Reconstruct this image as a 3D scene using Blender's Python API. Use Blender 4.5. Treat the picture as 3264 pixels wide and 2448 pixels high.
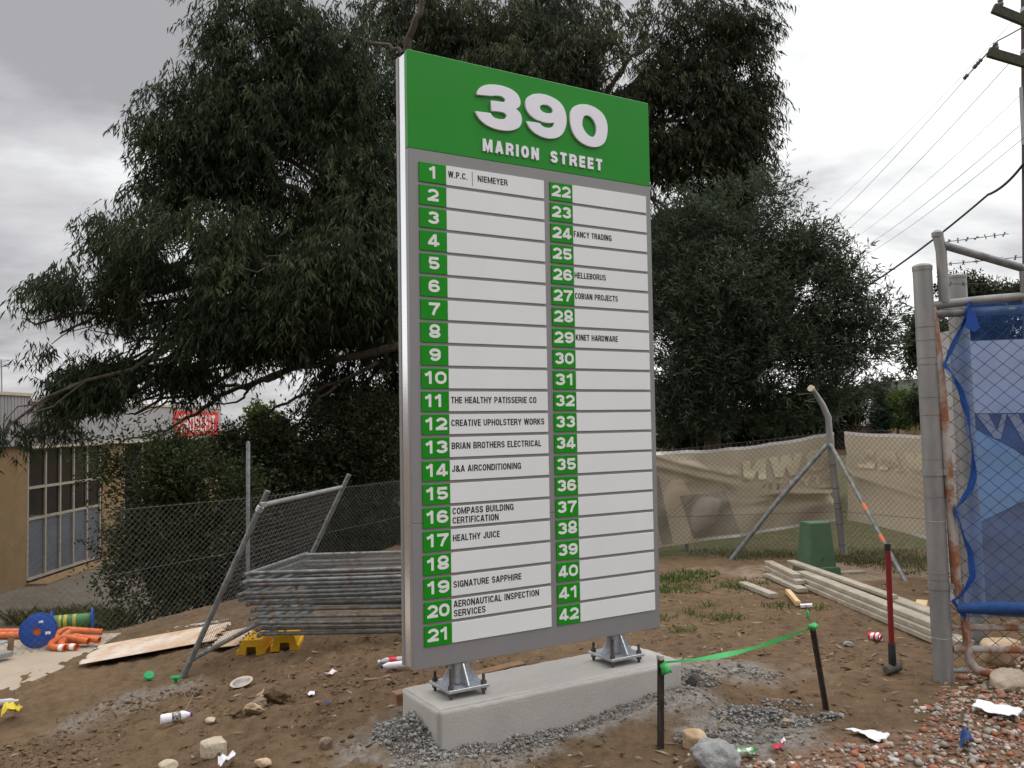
import bpy, math, random
import numpy as np
from mathutils import Vector, Matrix

for o in list(bpy.data.objects):
    bpy.data.objects.remove(o)
S = bpy.context.scene
COL = S.collection
R = math.radians
random.seed(7)
RNG = np.random.default_rng(11)

# ------------------------------------------------------------------ camera
EYE = Vector((0.0, 0.0, 1.85))
PIT, ROL, FPX = R(2.4531), R(-0.9194), 2764.48
FW = Vector((0, math.cos(PIT), math.sin(PIT)))
_u0 = Vector((0, -math.sin(PIT), math.cos(PIT)))
RT = Vector((1, 0, 0)) * math.cos(ROL) + _u0 * math.sin(ROL)
UP = RT.cross(FW)
cam = bpy.data.cameras.new('camera')
cam.sensor_width = 36
cam.lens = 36 * FPX / 3264
cam.clip_start = 0.05
cam.clip_end = 3000
camo = bpy.data.objects.new('camera', cam)
COL.objects.link(camo)
camo.matrix_world = Matrix(((RT.x, UP.x, -FW.x, EYE.x), (RT.y, UP.y, -FW.y, EYE.y), (RT.z, UP.z, -FW.z, EYE.z), (0, 0, 0, 1)))
S.camera = camo

# ------------------------------------------------------------------ light
SUN_EL, SUN_AZ = R(48), R(-70)        # azimuth from +Y towards +X
w = bpy.data.worlds.new('World')
S.world = w
w.use_nodes = True
nt = w.node_tree
N, Lk = nt.nodes, nt.links
N.clear()
def nd(tree, typ, **kw):
    n = tree.nodes.new(typ)
    for k, v in kw.items():
        if k == 'i':
            for kk, vv in v.items():
                n.inputs[kk].default_value = vv
        else:
            setattr(n, k, v)
    return n
out = nd(nt, 'ShaderNodeOutputWorld')
sky = nd(nt, 'ShaderNodeTexSky', sky_type='NISHITA', sun_disc=False, sun_elevation=SUN_EL, sun_rotation=SUN_AZ)
bg1 = nd(nt, 'ShaderNodeBackground', i={'Strength': 0.08})
Lk.new(sky.outputs[0], bg1.inputs[0])
tc = nd(nt, 'ShaderNodeTexCoord')
sep = nd(nt, 'ShaderNodeSeparateXYZ')
Lk.new(tc.outputs['Generated'], sep.inputs[0])
def math_n(tree, op, a, b=None, clamp=False):
    n = nd(tree, 'ShaderNodeMath', operation=op, use_clamp=clamp)
    for i, v in enumerate((a, b)):
        if v is None: continue
        if isinstance(v, (int, float)): n.inputs[i].default_value = v
        else: tree.links.new(v, n.inputs[i])
    return n.outputs[0]
zz = math_n(nt, 'ADD', math_n(nt, 'MAXIMUM', sep.outputs[2], 0.0), 0.28)
cx = math_n(nt, 'DIVIDE', sep.outputs[0], zz)
cy = math_n(nt, 'DIVIDE', sep.outputs[1], zz)
cmb = nd(nt, 'ShaderNodeCombineXYZ')
Lk.new(cx, cmb.inputs[0]); Lk.new(cy, cmb.inputs[1])
n1 = nd(nt, 'ShaderNodeTexNoise', i={'Scale': 1.55, 'Detail': 8.0, 'Roughness': 0.55, 'Distortion': 0.25})
mp = nd(nt, 'ShaderNodeMapping', i={'Location': (3.3, 1.2, 0.4), 'Scale': (0.85, 1.25, 1)})
Lk.new(cmb.outputs[0], mp.inputs[0]); Lk.new(mp.outputs[0], n1.inputs['Vector'])
# thin bright cloud towards the right of the view, heavier grey cloud to the left
gx = math_n(nt, 'MULTIPLY', sep.outputs[0], 0.48)
lift = math_n(nt, 'ADD', math_n(nt, 'MULTIPLY', math_n(nt, 'MAXIMUM', math_n(nt, 'SUBTRACT', 0.22, sep.outputs[2]), -0.10), 0.62), math_n(nt, 'MULTIPLY', math_n(nt, 'MAXIMUM', math_n(nt, 'SUBTRACT', -0.56, sep.outputs[0]), 0.0), 2.4))  # sky beyond the left edge brightened to reflect in the sign's side
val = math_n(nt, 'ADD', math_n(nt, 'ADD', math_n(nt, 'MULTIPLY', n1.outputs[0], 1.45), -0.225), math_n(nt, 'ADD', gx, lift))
cr = nd(nt, 'ShaderNodeValToRGB')
e = cr.color_ramp.elements
e[0].position = 0.24; e[0].color = (0.40, 0.395, 0.41, 1)
e[1].position = 0.72; e[1].color = (1.2, 1.2, 1.2, 1)
for p_, c_ in ((0.37, (0.57, 0.565, 0.58)), (0.47, (0.70, 0.695, 0.71)), (0.57, (0.92, 0.925, 0.925))):
    q = e.new(p_); q.color = (*c_, 1)
Lk.new(val, cr.inputs[0])
bg2 = nd(nt, 'ShaderNodeBackground')
# an overcast sky is brightest overhead; low part behind the viewer dimmed to cut sign reflections
def mrange(f, a, b_, c, d):
    n = nd(nt, 'ShaderNodeMapRange', interpolation_type='SMOOTHSTEP', i={'From Min': a, 'From Max': b_, 'To Min': c, 'To Max': d}); Lk.new(f, n.inputs[0]); return n.outputs[0]
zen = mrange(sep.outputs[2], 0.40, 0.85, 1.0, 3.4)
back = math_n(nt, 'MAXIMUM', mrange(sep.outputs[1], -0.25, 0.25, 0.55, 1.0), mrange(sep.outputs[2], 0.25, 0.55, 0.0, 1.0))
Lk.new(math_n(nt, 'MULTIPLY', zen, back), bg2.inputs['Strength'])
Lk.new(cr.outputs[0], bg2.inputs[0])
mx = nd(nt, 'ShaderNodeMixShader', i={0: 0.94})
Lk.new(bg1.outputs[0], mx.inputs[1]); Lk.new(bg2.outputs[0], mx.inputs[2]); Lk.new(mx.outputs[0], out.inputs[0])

sun = bpy.data.lights.new('sun', 'SUN')
sun.energy = 0.7
sun.angle = R(22)
sun.color = (1, 0.96, 0.9)
suno = bpy.data.objects.new('sun', sun)
COL.objects.link(suno)
_sd = Vector((math.sin(SUN_AZ) * math.cos(SUN_EL), math.cos(SUN_AZ) * math.cos(SUN_EL), math.sin(SUN_EL)))
suno.rotation_euler = _sd.to_track_quat('Z', 'Y').to_euler()
S.view_settings.view_transform = 'Standard'
S.view_settings.look = 'None'
S.view_settings.exposure = 0.07
S.view_settings.gamma = 1.0

# ------------------------------------------------------------------ helpers
def ray(px, py):
    return FW + RT * ((px - 1632) / FPX) + UP * ((1224 - py) / FPX)
def at(px, py, Y):                     # the point seen at a photo pixel, Y metres ahead
    d = ray(px, py)
    return EYE + d * (Y / d.y)
def dp(x, y, Y):                       # same, pixel read off a 2212 wide view of the photo
    return at(x * 1.47559, y * 1.47559, Y)

_tab = np.random.default_rng(5).random((256, 256))
def vnoise(x, y):
    x = np.asarray(x, float); y = np.asarray(y, float)
    xi = np.floor(x).astype(int); yi = np.floor(y).astype(int)
    fx = x - xi; fy = y - yi
    fx = fx * fx * (3 - 2 * fx); fy = fy * fy * (3 - 2 * fy)
    t = lambda a, b: _tab[a & 255, b & 255]
    return (t(xi, yi) * (1 - fx) + t(xi + 1, yi) * fx) * (1 - fy) + (t(xi, yi + 1) * (1 - fx) + t(xi + 1, yi + 1) * fx) * fy
def fbm(x, y, o=4):
    s = 0; a = 0.5; n = 0
    for i in range(o):
        s = s + a * vnoise(x * 2 ** i + 17.3 * i, y * 2 ** i + 9.1 * i); n += a; a *= 0.5
    return s / n - 0.5
_tab3 = np.random.default_rng(6).random((64, 64, 64))
def vnoise3(p):
    i = np.floor(p).astype(int); f = p - i; f = f * f * (3 - 2 * f)
    r = 0
    for a in (0, 1):
        for b in (0, 1):
            for c in (0, 1):
                wgt = (f[:, 0] if a else 1 - f[:, 0]) * (f[:, 1] if b else 1 - f[:, 1]) * (f[:, 2] if c else 1 - f[:, 2])
                r = r + wgt * _tab3[(i[:, 0] + a) & 63, (i[:, 1] + b) & 63, (i[:, 2] + c) & 63]
    return r
def smooth(a, b, x):
    t = np.clip((np.asarray(x, float) - a) / (b - a), 0, 1)
    return t * t * (3 - 2 * t)

SIGN_O = Vector((-0.5842, 4.9932, 0.44)); SIGN_R = R(31.13)
_cs, _sn = math.cos(SIGN_R), math.sin(SIGN_R)
FENCE = [(-12.0, 7.7), (-5.16, 8.74), (-4.53, 8.94), (-3.18, 10.56), (-1.68, 13.2), (-0.9, 14.2), (1.94, 11.75), (4.28, 11.5)]
def behind_fence(x, y):                # metres behind the left fence (positive beyond it)
    xs = np.array([p[0] for p in FENCE[:6]] + [40]); ys = np.array([p[1] for p in FENCE[:6]] + [14.5])
    return y - np.interp(x, xs, ys)
def gmacro(x, y):
    x = np.asarray(x, float); y = np.asarray(y, float)
    z = -0.115 * 0.35 * np.log1p(np.exp(np.clip(-(x + 0.75) / 0.35, -30, 30)))
    z = np.maximum(z, -0.5)
    bf = behind_fence(x, y)
    z = z - smooth(0.3, 7.5, bf) * 1.25 * smooth(-0.5, -3.5, x + 0.12 * (y - 10))
    z = z + 0.13 * np.exp(-(((x - 1.0) / 0.75) ** 2 + ((y - 6.1) / 0.6) ** 2))
    z = z - 0.06 * np.exp(-(((x - 1.75) / 0.5) ** 2 + ((y - 5.75) / 0.5) ** 2))
    z = z + 0.05 * np.exp(-(((x + 0.55) / 0.3) ** 2 + ((y - 5.0) / 0.35) ** 2))
    z = z + 0.07 * np.exp(-(((x + 2.2) / 0.6) ** 2 + ((y - 4.4) / 0.4) ** 2))
    z = z + 0.05 * np.exp(-(((x + 0.9) / 0.7) ** 2 + ((y - 5.7) / 0.35) ** 2))
    z = z + smooth(60, 240, np.hypot(x, y)) * smooth(10, 80, x) * 3.0
    return z
def rough(x, y):                       # how broken the soil is
    return 0.35 + 0.65 * smooth(0.4, -0.6, x) * smooth(9.5, 7.5, y)
def gfull(x, y):
    x = np.asarray(x, float); y = np.asarray(y, float)
    r = np.hypot(x, y); k = smooth(40, 14, r)
    q = rough(x, y)
    z = gmacro(x, y) + 0.05 * fbm(x * 1.3, y * 1.3, 3) * k
    lum = fbm(x * 7, y * 7, 4)
    z = z + k * q * (0.075 * lum + 0.05 * np.maximum(fbm(x * 3.1 + 8, y * 3.1, 3), -0.12) + 0.03 * np.maximum(fbm(x * 16 + 3, y * 16, 3) - 0.06, 0) * 3.4) + k * (0.014 * fbm(x * 30, y * 30 + 4, 2) + 0.010 * np.maximum(fbm(x * 9 + 30, y * 9, 2), 0))
    return z
def gz(x, y):
    return float(gfull(x, y))
def gp(px, py, dz=0.0):                # the point of the ground seen at a photo pixel
    Y = 8.0
    d = ray(px, py)
    lo, hi = 1.5, 1.6
    Y = 1.5
    while Y < 60:
        p = EYE + d * (Y / d.y)
        if p.z < gz(p.x, p.y) + dz: break
        Y += 0.05
    a, b = Y - 0.05, Y
    for _ in range(14):
        m = (a + b) / 2; p = EYE + d * (m / d.y)
        if p.z < gz(p.x, p.y) + dz: b = m
        else: a = m
    p = EYE + d * (b / d.y)
    return Vector((p.x, p.y, gz(p.x, p.y) + dz))

# ------------------------------------------------------------------ materials
def mat(name, c1, c2=None, scale=8.0, rough=0.7, metal=0.0, bump=0.0, bscale=None, detail=5.0, spec=0.3, contrast=0.5, rust=None, rustlim=0.62, coord='Object', stretch=None):
    m = bpy.data.materials.new(name); m.use_nodes = True
    t = m.node_tree; b = t.nodes['Principled BSDF']
    b.inputs['Roughness'].default_value = rough; b.inputs['Metallic'].default_value = metal
    b.inputs['Specular IOR Level'].default_value = spec
    if c2 is None: c2 = tuple(v * 0.8 for v in c1)
    co = nd(t, 'ShaderNodeTexCoord'); vec = co.outputs[coord]
    if stretch:
        mpp = nd(t, 'ShaderNodeMapping', i={'Scale': stretch}); t.links.new(vec, mpp.inputs[0]); vec = mpp.outputs[0]
    nz = nd(t, 'ShaderNodeTexNoise', i={'Scale': scale, 'Detail': detail, 'Roughness': 0.6})
    t.links.new(vec, nz.inputs['Vector'])
    rp = nd(t, 'ShaderNodeValToRGB')
    el = rp.color_ramp.elements
    el[0].position = 0.5 - 0.5 * contrast * 0.7; el[0].color = (*c1, 1)
    el[1].position = 0.5 + 0.5 * contrast * 0.7; el[1].color = (*c2, 1)
    t.links.new(nz.outputs[0], rp.inputs[0])
    col = rp.outputs[0]
    if rust:
        n2 = nd(t, 'ShaderNodeTexNoise', i={'Scale': scale * 0.6, 'Detail': 7.0, 'Roughness': 0.7})
        t.links.new(vec, n2.inputs['Vector'])
        r2 = nd(t, 'ShaderNodeValToRGB')
        r2.color_ramp.elements[0].position = rustlim - 0.05; r2.color_ramp.elements[1].position = rustlim + 0.06
        t.links.new(n2.outputs[0], r2.inputs[0])
        mm = nd(t, 'ShaderNodeMix', data_type='RGBA'); mm.inputs[7].default_value = (*rust, 1)
        t.links.new(r2.outputs[0], mm.inputs[0]); t.links.new(col, mm.inputs[6]); col = mm.outputs[2]
    t.links.new(col, b.inputs['Base Color'])
    if bump:
        nb = nd(t, 'ShaderNodeTexNoise', i={'Scale': bscale or scale * 4, 'Detail': 6.0, 'Roughness': 0.65})
        t.links.new(vec, nb.inputs['Vector'])
        bp = nd(t, 'ShaderNodeBump', i={'Strength': bump, 'Distance': 0.02})
        t.links.new(nb.outputs[0], bp.inputs['Height']); t.links.new(bp.outputs[0], b.inputs['Normal'])
    return m
def leafmat(name, c1, c2, c3, gloss=0.6, trans=0.25):
    m = bpy.data.materials.new(name); m.use_nodes = True
    t = m.node_tree; b = t.nodes['Principled BSDF']; o = t.nodes['Material Output']
    at_ = nd(t, 'ShaderNodeAttribute', attribute_name='leafvar')
    rp = nd(t, 'ShaderNodeValToRGB'); el = rp.color_ramp.elements
    el[0].position = 0.0; el[0].color = (*c1, 1); el[1].position = 1.0; el[1].color = (*c3, 1)
    q = el.new(0.55); q.color = (*c2, 1)
    t.links.new(at_.outputs['Fac'], rp.inputs[0])
    t.links.new(rp.outputs[0], b.inputs['Base Color'])
    b.inputs['Roughness'].default_value = gloss; b.inputs['Specular IOR Level'].default_value = 0.14
    tr = nd(t, 'ShaderNodeBsdfTranslucent'); t.links.new(rp.outputs[0], tr.inputs[0])
    ms = nd(t, 'ShaderNodeMixShader', i={0: trans})
    t.links.new(b.outputs[0], ms.inputs[1]); t.links.new(tr.outputs[0], ms.inputs[2]); t.links.new(ms.outputs[0], o.inputs[0])
    return m
M = {}
M['concrete'] = mat('cast concrete', (0.34, 0.325, 0.30), (0.44, 0.42, 0.39), 4, 0.9, bump=0.25, bscale=60, contrast=1.1)
M['galv'] = mat('galvanised steel', (0.27, 0.28, 0.30), (0.38, 0.39, 0.41), 30, 0.5, 0.55, bump=0.05, rust=(0.16, 0.09, 0.05), rustlim=0.68)
M['galvnew'] = mat('new galvanised plate', (0.36, 0.38, 0.41), (0.55, 0.57, 0.60), 45, 0.42, 0.7, bump=0.05)
M['galvpost'] = mat('weathered gate steel', (0.17, 0.17, 0.172), (0.37, 0.365, 0.355), 6, 0.55, 0.4, bump=0.08, contrast=0.8, rust=(0.22, 0.12, 0.06), rustlim=0.66, stretch=(1, 1, 0.35))
M['rustpipe'] = mat('rusty gate pipe', (0.38, 0.35, 0.32), (0.46, 0.42, 0.38), 7, 0.75, 0.1, bump=0.1, rust=(0.27, 0.11, 0.05), rustlim=0.50, stretch=(1, 1, 0.6))
M['oldpipe'] = mat('dull fence pipe', (0.12, 0.13, 0.132), (0.26, 0.27, 0.27), 16, 0.55, 0.3, bump=0.05, rust=(0.14, 0.085, 0.05), rustlim=0.60)
M['wire'] = mat('fence wire', (0.10, 0.097, 0.085), (0.18, 0.172, 0.155), 20, 0.55, 0.3)
M['darkwire'] = mat('dark wire', (0.05, 0.045, 0.04), (0.09, 0.08, 0.07), 20, 0.6, 0.3)
M['signgrey'] = mat('sign grey panel', (0.235, 0.23, 0.235), (0.25, 0.245, 0.25), 3, 0.35, 0.15, spec=0.4)
M['signgreen'] = mat('sign green panel', (0.011, 0.228, 0.014), (0.013, 0.243, 0.016), 2, 0.3, spec=0.3)
M['tilegreen'] = mat('green number tile', (0.006, 0.23, 0.006), (0.008, 0.25, 0.007), 3, 0.45, spec=0.2)
M['signwhite'] = mat('white sign vinyl', (0.70, 0.72, 0.725), (0.74, 0.76, 0.765), 2, 0.35, spec=0.45)
M['numwhite'] = mat('white numerals', (0.70, 0.71, 0.70), (0.74, 0.75, 0.74), 4, 0.5)
M['acrylic'] = mat('raised white acrylic', (0.74, 0.74, 0.82), (0.79, 0.79, 0.86), 4, 0.35, spec=0.5)
M['letterblack'] = mat('black lettering', (0.010, 0.010, 0.012), (0.014, 0.014, 0.016), 5, 0.5)
M['alu'] = mat('white aluminium edge', (0.80, 0.81, 0.83), (0.88, 0.89, 0.91), 3, 0.22, 0.85, stretch=(1, 1, 0.1))
M['dark'] = mat('dark gap', (0.012, 0.012, 0.012), (0.02, 0.02, 0.02), 4, 0.8)
M['timber'] = mat('weathered timber', (0.22, 0.19, 0.145), (0.46, 0.405, 0.325), 7, 0.85, bump=0.2, contrast=0.9, stretch=(1, 1, 1))
M['freshwood'] = mat('fresh cut timber', (0.55, 0.38, 0.20), (0.65, 0.47, 0.27), 12, 0.8, bump=0.1)
M['brownwood'] = mat('brown wet timber', (0.20, 0.115, 0.065), (0.30, 0.18, 0.10), 14, 0.85, bump=0.2)
M['stake'] = mat('dark steel stake', (0.035, 0.027, 0.023), (0.075, 0.06, 0.05), 30, 0.7, 0.4, bump=0.15, rust=(0.16, 0.075, 0.045), rustlim=0.64)
M['tape'] = mat('green flagging tape', (0.03, 0.36, 0.07), (0.05, 0.46, 0.12), 12, 0.35, spec=0.5)
M['red'] = mat('dark red handle', (0.17, 0.012, 0.014), (0.22, 0.018, 0.02), 14, 0.45)
M['black'] = mat('black rubber', (0.012, 0.012, 0.013), (0.025, 0.025, 0.026), 14, 0.6)
M['hammer'] = mat('dirty hammer steel', (0.07, 0.062, 0.055), (0.14, 0.12, 0.10), 24, 0.75, 0.3, bump=0.2)
M['pillar'] = mat('green service pillar', (0.052, 0.105, 0.056), (0.078, 0.148, 0.082), 10, 0.65, bump=0.05, contrast=0.9)
M['canred'] = mat('red can paint', (0.62, 0.02, 0.06), (0.68, 0.05, 0.10), 12, 0.35, 0.3)
M['canwhite'] = mat('white can paint', (0.7, 0.68, 0.7), (0.8, 0.78, 0.8), 12, 0.4, 0.2)
M['canalu'] = mat('bare can metal', (0.5, 0.5, 0.5), (0.65, 0.65, 0.65), 12, 0.3, 0.9)
M['cangreen'] = mat('green can paint', (0.12, 0.32, 0.10), (0.6, 0.66, 0.58), 25, 0.3, 0.4, contrast=0.2)
M['paper'] = mat('white paper', (0.76, 0.75, 0.78), (0.84, 0.83, 0.85), 10, 0.9)
M['plastic'] = mat('white plastic', (0.76, 0.74, 0.78), (0.82, 0.80, 0.84), 10, 0.4)
M['clear'] = mat('cloudy clear plastic', (0.42, 0.40, 0.38), (0.55, 0.53, 0.51), 12, 0.25)
M['blue'] = mat('blue plastic', (0.012, 0.06, 0.30), (0.02, 0.085, 0.38), 10, 0.5, rust=(.06, .08, .17), rustlim=.6)
M['bluecloth'] = mat('blue rag', (0.02, 0.05, 0.16), (0.035, 0.075, 0.22), 14, 0.9)
M['purple'] = mat('purple cap', (0.10, 0.05, 0.28), None, 10, 0.4)
M['label'] = mat('printed label', (0.05, 0.05, 0.06), (0.55, 0.5, 0.42), 60, 0.5, contrast=0.3)
M['pinklitter'] = mat('pink wrapper', (0.62, 0.42, 0.45), (0.72, 0.65, 0.62), 30, 0.6)
M['orange'] = mat('orange conduit', (0.60, 0.125, 0.03), (0.72, 0.18, 0.05), 10, 0.5, rust=(.36, .15, .07), rustlim=.6)
M['winding'] = None
M['yellow'] = mat('yellow plastic block', (0.55, 0.30, 0.012), (0.66, 0.38, 0.02), 12, 0.6, bump=0.1, rust=(0.16, 0.10, 0.05), rustlim=0.64)
M['yellowrag'] = mat('yellow plastic sheet', (0.55, 0.42, 0.02), (0.68, 0.54, 0.05), 12, 0.5)
M['capgreen'] = mat('green plastic cap', (0.012, 0.26, 0.075), (0.02, 0.33, 0.10), 12, 0.5)
M['sheet'] = mat('dirty roofing sheet', (0.62, 0.57, 0.50), (0.45, 0.28, 0.16), 5, 0.8, bump=0.1, contrast=0.6, stretch=(1, 0.5, 1))
M['sandstone'] = mat('sandstone', (0.40, 0.32, 0.22), (0.62, 0.54, 0.42), 14, 0.95, bump=0.6, bscale=60, contrast=0.9, rust=(.24, .17, .11), rustlim=.60)
M['brownstone'] = mat('brown sandstone', (0.40, 0.27, 0.15), (0.58, 0.46, 0.32), 10, 0.95, bump=0.5, bscale=40, rust=(0.30, 0.11, 0.055), rustlim=0.60)
M['rubble'] = mat('grey concrete lump', (0.26, 0.26, 0.26), (0.40, 0.40, 0.395), 16, 0.95, bump=0.9, bscale=50)
M['beige'] = mat('beige rendered wall', (0.215, 0.138, 0.066), (0.26, 0.168, 0.085), 3, 0.9, bump=0.05)
M['fascia'] = mat('grey fascia sheet', (0.29, 0.278, 0.278), (0.35, 0.338, 0.338), 2, 0.6)
M['fasciadark'] = mat('mauve fascia sheet', (0.16, 0.135, 0.128), (0.20, 0.17, 0.16), 2, 0.6)
M['cream'] = mat('cream trim', (0.48, 0.41, 0.30), (0.55, 0.48, 0.36), 4, 0.7)
M['mullion'] = mat('window frame paint', (0.30, 0.255, 0.20), (0.35, 0.305, 0.245), 4, 0.6)
M['glassdark'] = mat('dark shop glass', (0.008, 0.007, 0.007), (0.02, 0.018, 0.017), 1.2, 0.1, spec=0.25)
M['bluepane'] = mat('blue window film', (0.070, 0.082, 0.108), (0.095, 0.108, 0.135), 2, 0.35, spec=0.5)
M['shopred'] = mat('red shop sign', (0.55, 0.03, 0.03), (0.62, 0.045, 0.04), 4, 0.5)
M['roofmetal'] = mat('pale roof sheet', (0.42, 0.44, 0.47), (0.50, 0.52, 0.55), 2, 0.5)
M['rooftile'] = mat('grey roof tiles', (0.11, 0.10, 0.11), (0.18, 0.165, 0.17), 5, 0.8)
M['rooforange'] = mat('terracotta ridge', (0.42, 0.13, 0.07), (0.52, 0.18, 0.10), 5, 0.8)
M['brick'] = mat('house brick', (0.20, 0.10, 0.07), (0.28, 0.15, 0.10), 8, 0.9)
M['pole'] = mat('dark timber pole', (0.045, 0.035, 0.034), (0.09, 0.07, 0.065), 9, 0.9, bump=0.3, stretch=(1, 1, 0.1))
M['crossarm'] = mat('mossy crossarm', (0.05, 0.05, 0.035), (0.085, 0.085, 0.06), 9, 0.9)
M['porcelain'] = mat('grey insulator', (0.12, 0.12, 0.13), (0.2, 0.2, 0.21), 9, 0.3)
M['bark'] = mat('grey brown bark', (0.055, 0.044, 0.036), (0.13, 0.11, 0.09), 6, 0.9, bump=0.4, stretch=(1, 1, 0.25))
M['twig'] = mat('dry twig', (0.16, 0.12, 0.085), (0.24, 0.19, 0.14), 12, 0.9)
M['orangeband'] = mat('orange band', (0.6, 0.16, 0.06), (0.66, 0.2, 0.09), 12, 0.6)
M['euc'] = leafmat('eucalyptus leaves', (0.0150, 0.0238, 0.0125), (0.0350, 0.0500, 0.0250), (0.0975, 0.1200, 0.0525), trans=0.3)
M['euc2'] = leafmat('grey green eucalyptus leaves', (0.0168, 0.0228, 0.0132), (0.0384, 0.0492, 0.0264), (0.1056, 0.1128, 0.0504), trans=0.3)
M['wattle'] = leafmat('wattle leaves', (0.022, 0.035, 0.020), (0.060, 0.082, 0.050), (0.145, 0.170, 0.108), trans=0.3)
M['shrubleaf'] = leafmat('shrub leaves', (0.014, 0.020, 0.008), (0.034, 0.046, 0.017), (0.082, 0.10, 0.034), trans=0.25)
M['hedgeleaf'] = leafmat('hedge leaves', (0.0092, 0.0138, 0.0069), (0.0230, 0.0299, 0.0126), (0.0598, 0.0644, 0.0276), trans=0.2)
M['brightleaf'] = leafmat('bright leaves', (0.05, 0.075, 0.02), (0.085, 0.12, 0.03), (0.14, 0.18, 0.05), trans=0.3)
M['conifer'] = leafmat('conifer needles', (0.010, 0.020, 0.013), (0.02, 0.035, 0.022), (0.035, 0.055, 0.035), trans=0.1)
M['grass'] = leafmat('grass blades', (0.035, 0.075, 0.015), (0.07, 0.13, 0.025), (0.17, 0.19, 0.06), trans=0.3)
M['drygrass'] = leafmat('dry grass', (0.05, 0.06, 0.02), (0.10, 0.11, 0.04), (0.22, 0.2, 0.1), trans=0.3)

# ------------------------------------------------------------------ mesh building
class MB:
    def __init__(s): s.v = []; s.f = []; s.mi = []; s.cur = 0
    def m(s, i): s.cur = i; return s
    def add(s, vs, fs):
        b = len(s.v); s.v += [tuple(p) for p in vs]
        for f in fs: s.f.append(tuple(b + i for i in f)); s.mi.append(s.cur)
    def box(s, c, size, rot=None, bev=0.0, taper=1.0):
        hx, hy, hz = size[0] / 2, size[1] / 2, size[2] / 2
        pts = []
        b = min(bev, hx * .9, hy * .9, hz * .9)
        if b <= 0:
            pts = [(x * (taper if z > 0 else 1), y * (taper if z > 0 else 1), z) for z in (-hz, hz) for x, y in ((-hx, -hy), (hx, -hy), (hx, hy), (-hx, hy))]
            fs = [(0, 3, 2, 1), (4, 5, 6, 7), (0, 1, 5, 4), (1, 2, 6, 5), (2, 3, 7, 6), (3, 0, 4, 7)]
        else:
            rings = []
            for z, ins in ((-hz, b), (-hz + b, 0), (hz - b, 0), (hz, b)):
                k = taper if z > 0 else 1
                rg = []
                for x, y, dx, dy in ((-hx, -hy, 1, 1), (hx, -hy, -1, 1), (hx, hy, -1, -1), (-hx, hy, 1, -1)):
                    X, Yy = x + dx * ins, y + dy * ins
                    if (dx * dy) > 0: rg += [(X * k, (Yy + dy * b) * k, z), ((X + dx * b) * k, Yy * k, z)]
                    else: rg += [((X + dx * b) * k, Yy * k, z), (X * k, (Yy + dy * b) * k, z)]
                rings.append(rg)
            for rg in rings: pts += rg
            fs = [tuple(reversed(range(8))), tuple(range(24, 32))]
            for r_ in range(3):
                for i in range(8):
                    j = (i + 1) % 8
                    fs.append((r_ * 8 + i, r_ * 8 + j, r_ * 8 + 8 + j, r_ * 8 + 8 + i))
        mtx = rot if rot is not None else Matrix.Identity(3)
        c = Vector(c)
        s.add([c + mtx @ Vector(p) for p in pts], fs)
    def tube(s, path, r, n=8, caps=True, hollow=False):
        path = [Vector(p) for p in path]
        rs = r if isinstance(r, (list, tuple)) else [r] * len(path)
        tang = []
        for i in range(len(path)):
            a = path[max(0, i - 1)]; b = path[min(len(path) - 1, i + 1)]
            t = (b - a); tang.append(t.normalized() if t.length > 1e-9 else Vector((0, 0, 1)))
        t0 = tang[0]
        nrm = t0.orthogonal().normalized()
        vs = []
        for i, p in enumerate(path):
            t = tang[i]
            nrm = (nrm - t * nrm.dot(t)).normalized()
            bn = t.cross(nrm)
            for k in range(n):
                a = 2 * math.pi * k / n
                vs.append(p + (nrm * math.cos(a) + bn * math.sin(a)) * rs[i])
        fs = []
        for i in range(len(path) - 1):
            for k in range(n):
                k2 = (k + 1) % n
                fs.append((i * n + k, i * n + k2, (i + 1) * n + k2, (i + 1) * n + k))
        if caps:
            fs.append(tuple(reversed(range(n)))); L = (len(path) - 1) * n
            fs.append(tuple(range(L, L + n)))
        s.add(vs, fs)
    def pipe(s, a, b, r, n=10, wall=0.003):   # open ended pipe with a bore at both ends
        a, b = Vector(a), Vector(b); t = (b - a).normalized()
        d = min(0.12, (b - a).length * 0.3)
        s.tube([a, b], r, n, caps=False)
        ri = r - wall
        s.tube([a, a + t * d], ri, n, caps=True)
        s.tube([b - t * d, b], ri, n, caps=True)
        for p in (a, b):
            nm = t.orthogonal().normalized(); bn = t.cross(nm)
            o = [p + (nm * math.cos(2 * math.pi * k / n) + bn * math.sin(2 * math.pi * k / n)) * r for k in range(n)]
            q = [p + (nm * math.cos(2 * math.pi * k / n) + bn * math.sin(2 * math.pi * k / n)) * ri for k in range(n)]
            s.add(o + q, [(k, (k + 1) % n, n + (k + 1) % n, n + k) for k in range(n)])
    def lathe(s, prof, origin=(0, 0, 0), axis=(0, 0, 1), n=16, mats=None):
        o = Vector(origin); t = Vector(axis).normalized(); nm = t.orthogonal().normalized(); bn = t.cross(nm)
        vs = []
        for r, h in prof:
            for k in range(n):
                a = 2 * math.pi * k / n
                vs.append(o + t * h + (nm * math.cos(a) + bn * math.sin(a)) * r)
        base = len(s.v); s.v += [tuple(p) for p in vs]
        for i in range(len(prof) - 1):
            for k in range(n):
                k2 = (k + 1) % n
                s.f.append((base + i * n + k, base + i * n + k2, base + (i + 1) * n + k2, base + (i + 1) * n + k))
                s.mi.append(mats[i] if mats else s.cur)
        s.f.append(tuple(base + k for k in reversed(range(n)))); s.mi.append(mats[0] if mats else s.cur)
        L = base + (len(prof) - 1) * n
        s.f.append(tuple(L + k for k in range(n))); s.mi.append(mats[-1] if mats else s.cur)
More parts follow.
